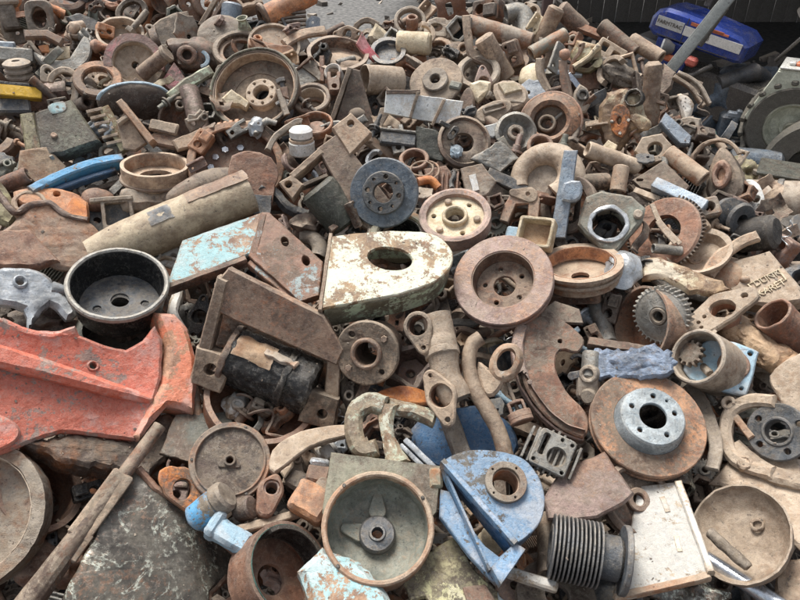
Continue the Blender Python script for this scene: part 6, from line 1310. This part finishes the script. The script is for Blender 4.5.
# kinds of plain scrap, drawn about 30 units wide
KIND = {
 'ring': ('rusty ring', 'ring', 'loose rings in the heap', lambda: [(None, S().ring(15, 11, -3, 3, 1, 36))]),
 'brake_disc': ('worn disc', 'disc', 'worn discs in the heap', lambda: [('disc', S().plate(circ(0, 0, 16, 36), [circ(0, 0, 6, 20)] + ringholes(4, 10.5, 1.3), -2, 1, .7)), ('hub', S().ring(9, 5, 0, 5, .8, 30))]),
 'drum': ('small open drum', 'drum', 'small drums in the heap', lambda: [('drum', S().cup(15, 12, 2, 4, 1.5, n=36)), ('rim_bead', S().ring(17.4, 14.6, -5, -2, .7, 36))]),
 'pipe_stub': ('pipe stub', 'pipe', 'pipe stubs in the heap', lambda: [(None, S().ring(6, 4.4, -20, 20, .7, 22, rY(90)))]),
 'round_bar': ('round bar', 'bar', 'round bars in the heap', lambda: [(None, S().cyl(4, -22, 22, 1, 16, rY(90)))]),
 'angle_bracket': ('angle bracket', 'bracket', 'angle brackets in the heap', lambda: [('leg', S().plate(rrect(0, 0, 34, 15, 2), [circ(-10, 0, 2.4, 10)], -2, 2, .7)), ('upright', S().plate(rrect(0, 0, 34, 13, 2), [circ(10, 1, 2, 10)], -2, 2, .7, mv(0, 7, 6) @ rX(90)))]),
 'channel': ('channel offcut', 'channel', 'channel offcuts in the heap', lambda: [(None, S().plate([(-9, -7), (9, -7), (9, 7), (6.5, 7), (6.5, -4.5), (-6.5, -4.5), (-6.5, 7), (-9, 7)], (), -20, 20, .6, rY(90)))]),
 'flange': ('two-eared flange', 'flange', 'flanges in the heap', lambda: [('plate', S().plate(hull((0, 0, 10), (16, 2, 4), (-15, -3, 4)), [circ(0, 0, 6, 18), circ(16, 2, 1.8, 8), circ(-15, -3, 1.8, 8)], -3, 2, .9)), ('neck', S().ring(8.4, 6, -12, -2, .7, 24))]),
 'gear': ('toothed gear', 'gear', 'gears in the heap', lambda: [('gear', S().plate(gearline(15, 12.6, 22), [circ(0, 0, 4, 14)], -4, 3, .6)), ('hub', S().ring(7, 3.8, 2, 6, .7, 22))]),
 'casting': ('lumpy casting', 'casting', 'lumpy castings in the heap', lambda: [('body', S().blob((0, 0, 0), (17, 12, 10), 3, .2, 1.8)), ('boss', S().ring(6, 3, 4, 13, .8, 18, mv(4, 1, 0)))]),
 'plate_offcut': ('torn plate', 'plate', 'torn plates in the heap', lambda: [(None, S().plate(jag([(-18, -10), (4, -14), (17, -6), (15, 9), (-2, 13), (-16, 8)], 1.2, 5), [circ(5, 2, 2.6, 10)], -1.6, 1.6, .6))]),
 'lever': ('cast lever', 'lever', 'levers in the heap', lambda: [(None, S().plate(band(smooth([(-22, -6), (-6, 3), (10, 2), (22, 9)], 4, False), [9, 8, 8, 7, 7, 7, 7, 7, 7, 7, 8, 9, 10]), [circ(18, 6.6, 1.8, 8)], -4, 4, 1.4))]),
 'block': ('machined block', 'block', 'blocks in the heap', lambda: [('block', S().plate(rrect(0, 0, 30, 20, 2.5), [circ(-6, 1, 4.6, 16), circ(9, 5, 1.6, 8)], -9, 6, 1.2)), ('step', S().box(7, -2, 7, 14, 12, 7, 1.2))]),
 'elbow': ('pipe elbow', 'elbow', 'elbows in the heap', lambda: [(None, S().sweep([(x, y, 0) for x, y in arc(-6, -10, 15, -5, 110, 10)], 6.5, 16, inner=.75))]),
 'pulley': ('grooved pulley', 'pulley', 'pulleys in the heap', lambda: [(None, S().lathe([(4, 6), (14, 6), (16, 4.5), (12, 1), (12, -1), (16, -4.5), (14, -6), (4, -6)], 34))]),
 'stud_bolt': ('big bolt', 'bolt', 'big bolts in the heap', lambda: [(None, S().cyl(3.4, -18, 12, .6, 14, rY(90)).plate(circ(0, 0, 6.5, 6), (), 12, 18, .8, rY(90)))]),
 'bent_strap': ('bent strap', 'strap', 'bent straps in the heap', lambda: [(None, S().plate(band(smooth([(-22, -6), (-10, 2), (4, 3), (16, -6), (24, -4)], 4, False), 2.6), (), -5, 5, .5, rX(70)))]),
 'cup': ('dented cup', 'cup', 'dented cups in the heap', lambda: [(None, S().lathe([(14, 1), (13, -8), (8, -13), (0, -14), (0, -16), (9, -15), (15, -9), (15.5, 1)], 32, None, False))]),
 'coil_spring': ('coil spring', 'spring', 'springs in the heap', lambda: [(None, S().sweep([(9 * cos(i * .55), 9 * sin(i * .55), -12 + i * .42) for i in range(58)], 1.7, 8, rY(70)))]),
 'hinge_block': ('forked lug', 'lug', 'forked lugs in the heap', lambda: [(None, S().plate([(-16, -7), (4, -8), (6, -9), (16, -9), (16, -4), (6, -3.4), (6, 3.4), (16, 4), (16, 9), (6, 9), (-16, 7)], [circ(-9, 0, 3, 12)], -5, 5, 1.2))]),
 'shell_half': ('half shell', 'shell', 'half shells in the heap', lambda: [(None, S().ring(14, 12, -16, 16, .7, 24, rX(90), 0, 170))]),
 'finned_block': ('finned block', 'block', 'finned blocks in the heap', lambda: [('core', S().box(0, 0, -2, 26, 18, 12, 2)), ('fin', [s_.box(-12 + i * 4, 0, 0, 1.6, 24, 15, .4) for s_ in (S(),) for i in range(7)][-1])]),
}
TONE = {'rb': 'brown', 'rt': 'tan', 'rr': 'rust red', 'ro': 'orange', 'rg': 'grey brown', 'tn': 'dusty tan', 'rd': 'dark brown', 'st': 'grey', 'gp': 'greenish grey', 'dg': 'dark grey', 'rp': 'lilac brown', 'al': 'pale grey', 'br': 'yellow brown', 'bt': 'beige', 'lb': 'pale blue', 'db': 'blue grey', 'gt': 'dark green grey', 'wt': 'chipped white', 'gw': 'chipped green', 'bk': 'black'}
WT = {'rb': 10, 'rt': 7, 'rr': 4, 'ro': 3, 'rg': 11, 'tn': 4, 'rd': 11, 'st': 6, 'gp': 3, 'dg': 8, 'rp': 4, 'al': 2, 'br': 1, 'bt': 1, 'lb': .6, 'wt': .6, 'gw': .5, 'bk': 5}
K0 = .0035
_tpl = {}
def template(kind, tone):
    if (kind, tone) not in _tpl:
        noun, cat, grp, fn = KIND[kind]
        parts = [(q[0], q[1], tone) for q in fn()]
        M = Matrix.Translation((0, 0, -50))
        if len(parts) == 1: o = bake(kind, parts[0][1], tone, K0, None, M, .75, 5)
        else:
            o = bpy.data.objects.new(kind, None); COL.objects.link(o); o.location = (0, 0, -50); o.empty_display_size = .05
            for q in parts: bake(q[0], q[1], tone, K0, o, None, .75, 5)
        _tpl[(kind, tone)] = [o, False]
    return _tpl[(kind, tone)]
used = set()
def direction(dx, dy):
    a = math.degrees(math.atan2(-dy, dx)) % 360
    return ['right of', 'above and right of', 'above', 'above and left of', 'left of', 'below and left of', 'below', 'below and right of'][int((a + 22.5) // 45) % 8]
def name_it(kind, tone, size, px, py):
    noun = KIND[kind][0]
    if noun.startswith('small '): noun = noun[6:]
    sz = 'tiny ' if size < 16 else 'small ' if size < 25 else '' if size < 40 else 'large '
    near = sorted(HERO, key=lambda h: (h[0] - px) ** 2 + (h[1] - py) ** 2)
    for h in near[:14]:
        if len(h[2].split()) > 9: continue
        nick = h[2]
        for art in ('grandfather',):
            lab = f"{sz}{TONE[tone]} {noun} just {direction(px - h[0], py - h[1])} the {nick}"
            if lab not in used and len(lab.split()) <= 16:
                used.add(lab); return lab
    return f"{sz}{TONE[tone]} {noun} at {int(px)}"
def put(kind, tone, P, size, lift, th, ph, roll, px, py):
    t = template(kind, tone)
    k = ksurf(px, py + size * .25)
    p = Pose(px, py, size * .25, lift, th, ph, roll)
    if not t[1]: o = t[0]; t[1] = True
    else:
        o = t[0].copy(); COL.objects.link(o)
        for ch in t[0].children:
            c = ch.copy(); COL.objects.link(c); c.parent = o
    s = p.k * size / 32 / K0
    o.location = p.P; o.rotation_euler = p.M.to_euler(); o.scale = (s * r3.uniform(.9, 1.1), s * r3.uniform(.9, 1.1), s * r3.uniform(.85, 1.25))
    tag(o, name_it(kind, tone, size, px, py), KIND[kind][1], KIND[kind][2])
    return o
KIND.update({
 'broken_casting': ('broken casting', 'casting', 'broken castings in the heap', lambda: [('body', S().plate(jag([(-17, -8), (-6, -12), (8, -9), (17, -2), (12, 8), (2, 6), (-4, 12), (-15, 7)], 1.6, 4), [circ(-7, 0, 3.4, 12)], -6, 3, 1.5)), ('rib', S().plate(band([(-12, 6), (0, 0), (14, 2)], 3), (), 0, 8, .8)), ('boss', S().ring(5, 2.4, -2, 9, .8, 18, mv(8, -3)))]),
 'twisted_wire': ('twisted wire', 'wire', 'twisted wires in the heap', lambda: [(None, S().sweep([(x, y, 3 * sin(x * .4)) for x, y in smooth([(-22, -8), (-10, 6), (0, -5), (9, 8), (15, 0), (24, 6)], 5, False)], 1.0, 6))]),
 'axle_stub': ('axle stub', 'axle', 'axle stubs in the heap', lambda: [('shaft', S().lathe([(0, -22), (3, -22), (3.4, -8), (5, -7), (5, 2), (7, 4), (7, 8), (4, 9), (4, 20), (0, 21)], 20, rY(90), False)), ('flange', S().plate(circ(0, 0, 11, 24), ringholes(4, 8, 1.3), 2, 5, .6, rY(90)))]),
 'cracked_ring': ('broken ring segment', 'ring', 'broken ring segments in the heap', lambda: [(None, S().ring(17, 11, -4, 4, 1, 30, None, 0, 205))]),
 'gear_case': ('broken case', 'case', 'broken cases in the heap', lambda: [('wall', S().plate(jag([(-16, -11), (12, -13), (17, 2), (10, 12), (-12, 11)], 1, 5), [jag([(-11, -7), (8, -9), (12, 1), (7, 8), (-8, 7)], .8, 5)], -12, 4, 1)), ('floor', S().plate([(-14, -9), (11, -11), (15, 2), (9, 10), (-11, 9)], [circ(1, 0, 3, 12)], -13, -10, .5))]),
 'bent_sheet': ('bent sheet', 'sheet', 'bent sheets in the heap', lambda: [(None, S().plate(jag([(-18, -13), (6, -15), (18, -8), (17, 10), (0, 14), (-17, 11)], 1.4, 4), [rrect(4, 0, 9, 6, 1)], -1, 1, .4).warp(lambda x, y, z: (x, y, z + 6 * sin(x * .13) + .5 * abs(y)))) ]),
})
r3 = random.Random(23)
tones, wts = list(WT), list(WT.values())
kinds = list(KIND); kw = [2, 4, 2, 4, 3, 7, 6, 4, 2, 1, 8, 6, 7, 2, 2, 4, 6, 1, 1, 5, 4, 5, 14, 3, 5, 6, 9, 8]
SOFT = {'scrap_mound', 'scrap_fragments', 'ground'}
def free(dg, px, py):
    r = ray(px, py).normalized()
    hit, loc, nor, idx, ob, _ = scene.ray_cast(dg, EYE, r)
    return (not hit) or ob.name in SOFT
nfill = 0
for size, need, step_, limit in ((46, .72, 12, 60), (34, .6, 9, 110), (25, .5, 7, 150), (17, .42, 5, 150)):
    cand = [(x + r3.uniform(-3, 3), y + r3.uniform(-3, 3)) for x in range(-10, 815, step_) for y in range(-6, 612, step_)]
    r3.shuffle(cand)
    placed = []; cnt = 0
    bpy.context.view_layer.update(); dg = bpy.context.evaluated_depsgraph_get()
    for px, py in cand:
        if cnt >= limit: break
        if py < crest(px) + size * .2: continue
        if any((px - a) ** 2 + (py - b) ** 2 < (size * .8) ** 2 for a, b in placed): continue
        h = size * .42
        pts_ = [(0, 0)] + [(h * cos(a * PI / 3), h * sin(a * PI / 3)) for a in range(6)] + [(h * .5 * cos(a * PI / 2), h * .5 * sin(a * PI / 2)) for a in range(4)]
        f = sum(free(dg, px + a, py + b) for a, b in pts_) / len(pts_)
        if f < need or not free(dg, px, py): continue
        kd = r3.choices(kinds, kw)[0]; tn = r3.choices(tones, wts)[0]
        put(kd, tn, None, size * r3.uniform(.85, 1.35), r3.uniform(-.07, .0), r3.uniform(20, 160), r3.uniform(5, 50), r3.uniform(0, 360), px, py)
        placed.append((px, py)); cnt += 1; nfill += 1
# smaller broken pieces thrown over the far half, where the heap is a tight jumble
small = ['broken_casting', 'torn', 'angle_bracket', 'hinge_block', 'bent_strap', 'cracked_ring', 'gear_case', 'bent_sheet', 'broken_casting', 'axle_stub', 'stud_bolt', 'twisted_wire', 'broken_casting', 'plate_offcut', 'lever', 'flange', 'block', 'pipe_stub']
small.remove('torn')
BIG = [(254, 88, 30), (384, 193, 32), (455, 216, 32), (550, 121, 22), (618, 114, 24), (420, 106, 34), (300, 140, 14), (335, 175, 30), (700, 40, 60), (610, 223, 30), (20, 92, 22), (562, 195, 20), (155, 160, 30), (90, 175, 40), (352, 98, 22), (64, 128, 25), (677, 195, 28), (768, 280, 40), (368, 48, 12), (236, 163, 30)]
cand = [(r3.uniform(0, 800), r3.uniform(4, 285)) for _ in range(1500)]
cnt = 0; placed = []
for px, py in cand:
    if cnt >= 150: break
    if py < crest(px) + 6 or (px < 300 and py > 175) or (py > 215 and px < 600) or any((px - a) ** 2 + (py - b) ** 2 < q * q for a, b, q in BIG): continue
    if any((px - a) ** 2 + (py - b) ** 2 < 18 ** 2 for a, b in placed): continue
    put(r3.choice(small), r3.choices(tones, wts)[0], None, r3.uniform(15, 30), r3.uniform(.02, .09), r3.uniform(20, 160), r3.uniform(5, 55), r3.uniform(0, 360), px, py)
    placed.append((px, py)); cnt += 1
# clutter on the dark shed floor to the right of the heap
for i in range(34):
    px, py = r3.uniform(690, 800), r3.uniform(78, 235)
    q = Gz(px, py, .06)
    if heap_z(q.x, q.y) > .02: q.z = heap_z(q.x, q.y) + .06
    k0 = (q - EYE).dot(FWD) / FPX; sz = r3.uniform(18, 34)
    kd, tn = r3.choice(small), r3.choices(['rb', 'rg', 'rd', 'dg', 'st', 'db', 'gt'], [4, 4, 3, 3, 2, 2, 2])[0]
    o = put(kd, tn, None, sz, 0, 90, 20, 0, px, py)
    s_ = k0 * sz / 32 / K0; o.location = q; o.scale = (s_, s_, s_); o.rotation_euler = (r3.uniform(-.6, .6), r3.uniform(-.6, .6), r3.uniform(0, 6.3))
# clutter on the dark ground beyond the crest
fragments()
print('fillers', nfill)
# =============================================================== LIGHT
w = bpy.data.worlds.new('World'); scene.world = w; w.use_nodes = True
nt = w.node_tree; bg = nt.nodes['Background']
sky = nt.nodes.new('ShaderNodeTexSky'); sky.sky_type = 'NISHITA'; sky.sun_disc = False
SE, SA = 66, -35
sky.sun_elevation = rad(SE); sky.sun_rotation = rad(SA); sky.dust_density = 3; sky.air_density = 1.0; sky.ozone_density = 1
hs = nt.nodes.new('ShaderNodeHueSaturation'); hs.inputs['Saturation'].default_value = .4
nt.links.new(sky.outputs[0], hs.inputs['Color']); nt.links.new(hs.outputs[0], bg.inputs['Color']); bg.inputs['Strength'].default_value = .1
sl = bpy.data.lights.new('sun', 'SUN'); so = bpy.data.objects.new('sun', sl); COL.objects.link(so)
sl.energy = 2.6; sl.angle = rad(26); sl.color = (1, .985, .955)
dv = V((sin(rad(SA)) * cos(rad(SE)), cos(rad(SA)) * cos(rad(SE)), sin(rad(SE))))
so.rotation_euler = dv.to_track_quat('Z', 'Y').to_euler(); so.location = dv * 20
vs = scene.view_settings; vs.view_transform = 'Standard'; vs.look = 'None'; vs.exposure = EXPOSURE; vs.gamma = 1; vs.use_curve_mapping = False
scene.render.engine = 'CYCLES'
scene.cycles.max_bounces = 5; scene.cycles.diffuse_bounces = 2; scene.cycles.glossy_bounces = 2
scene.render.resolution_x = 1024; scene.render.resolution_y = 768
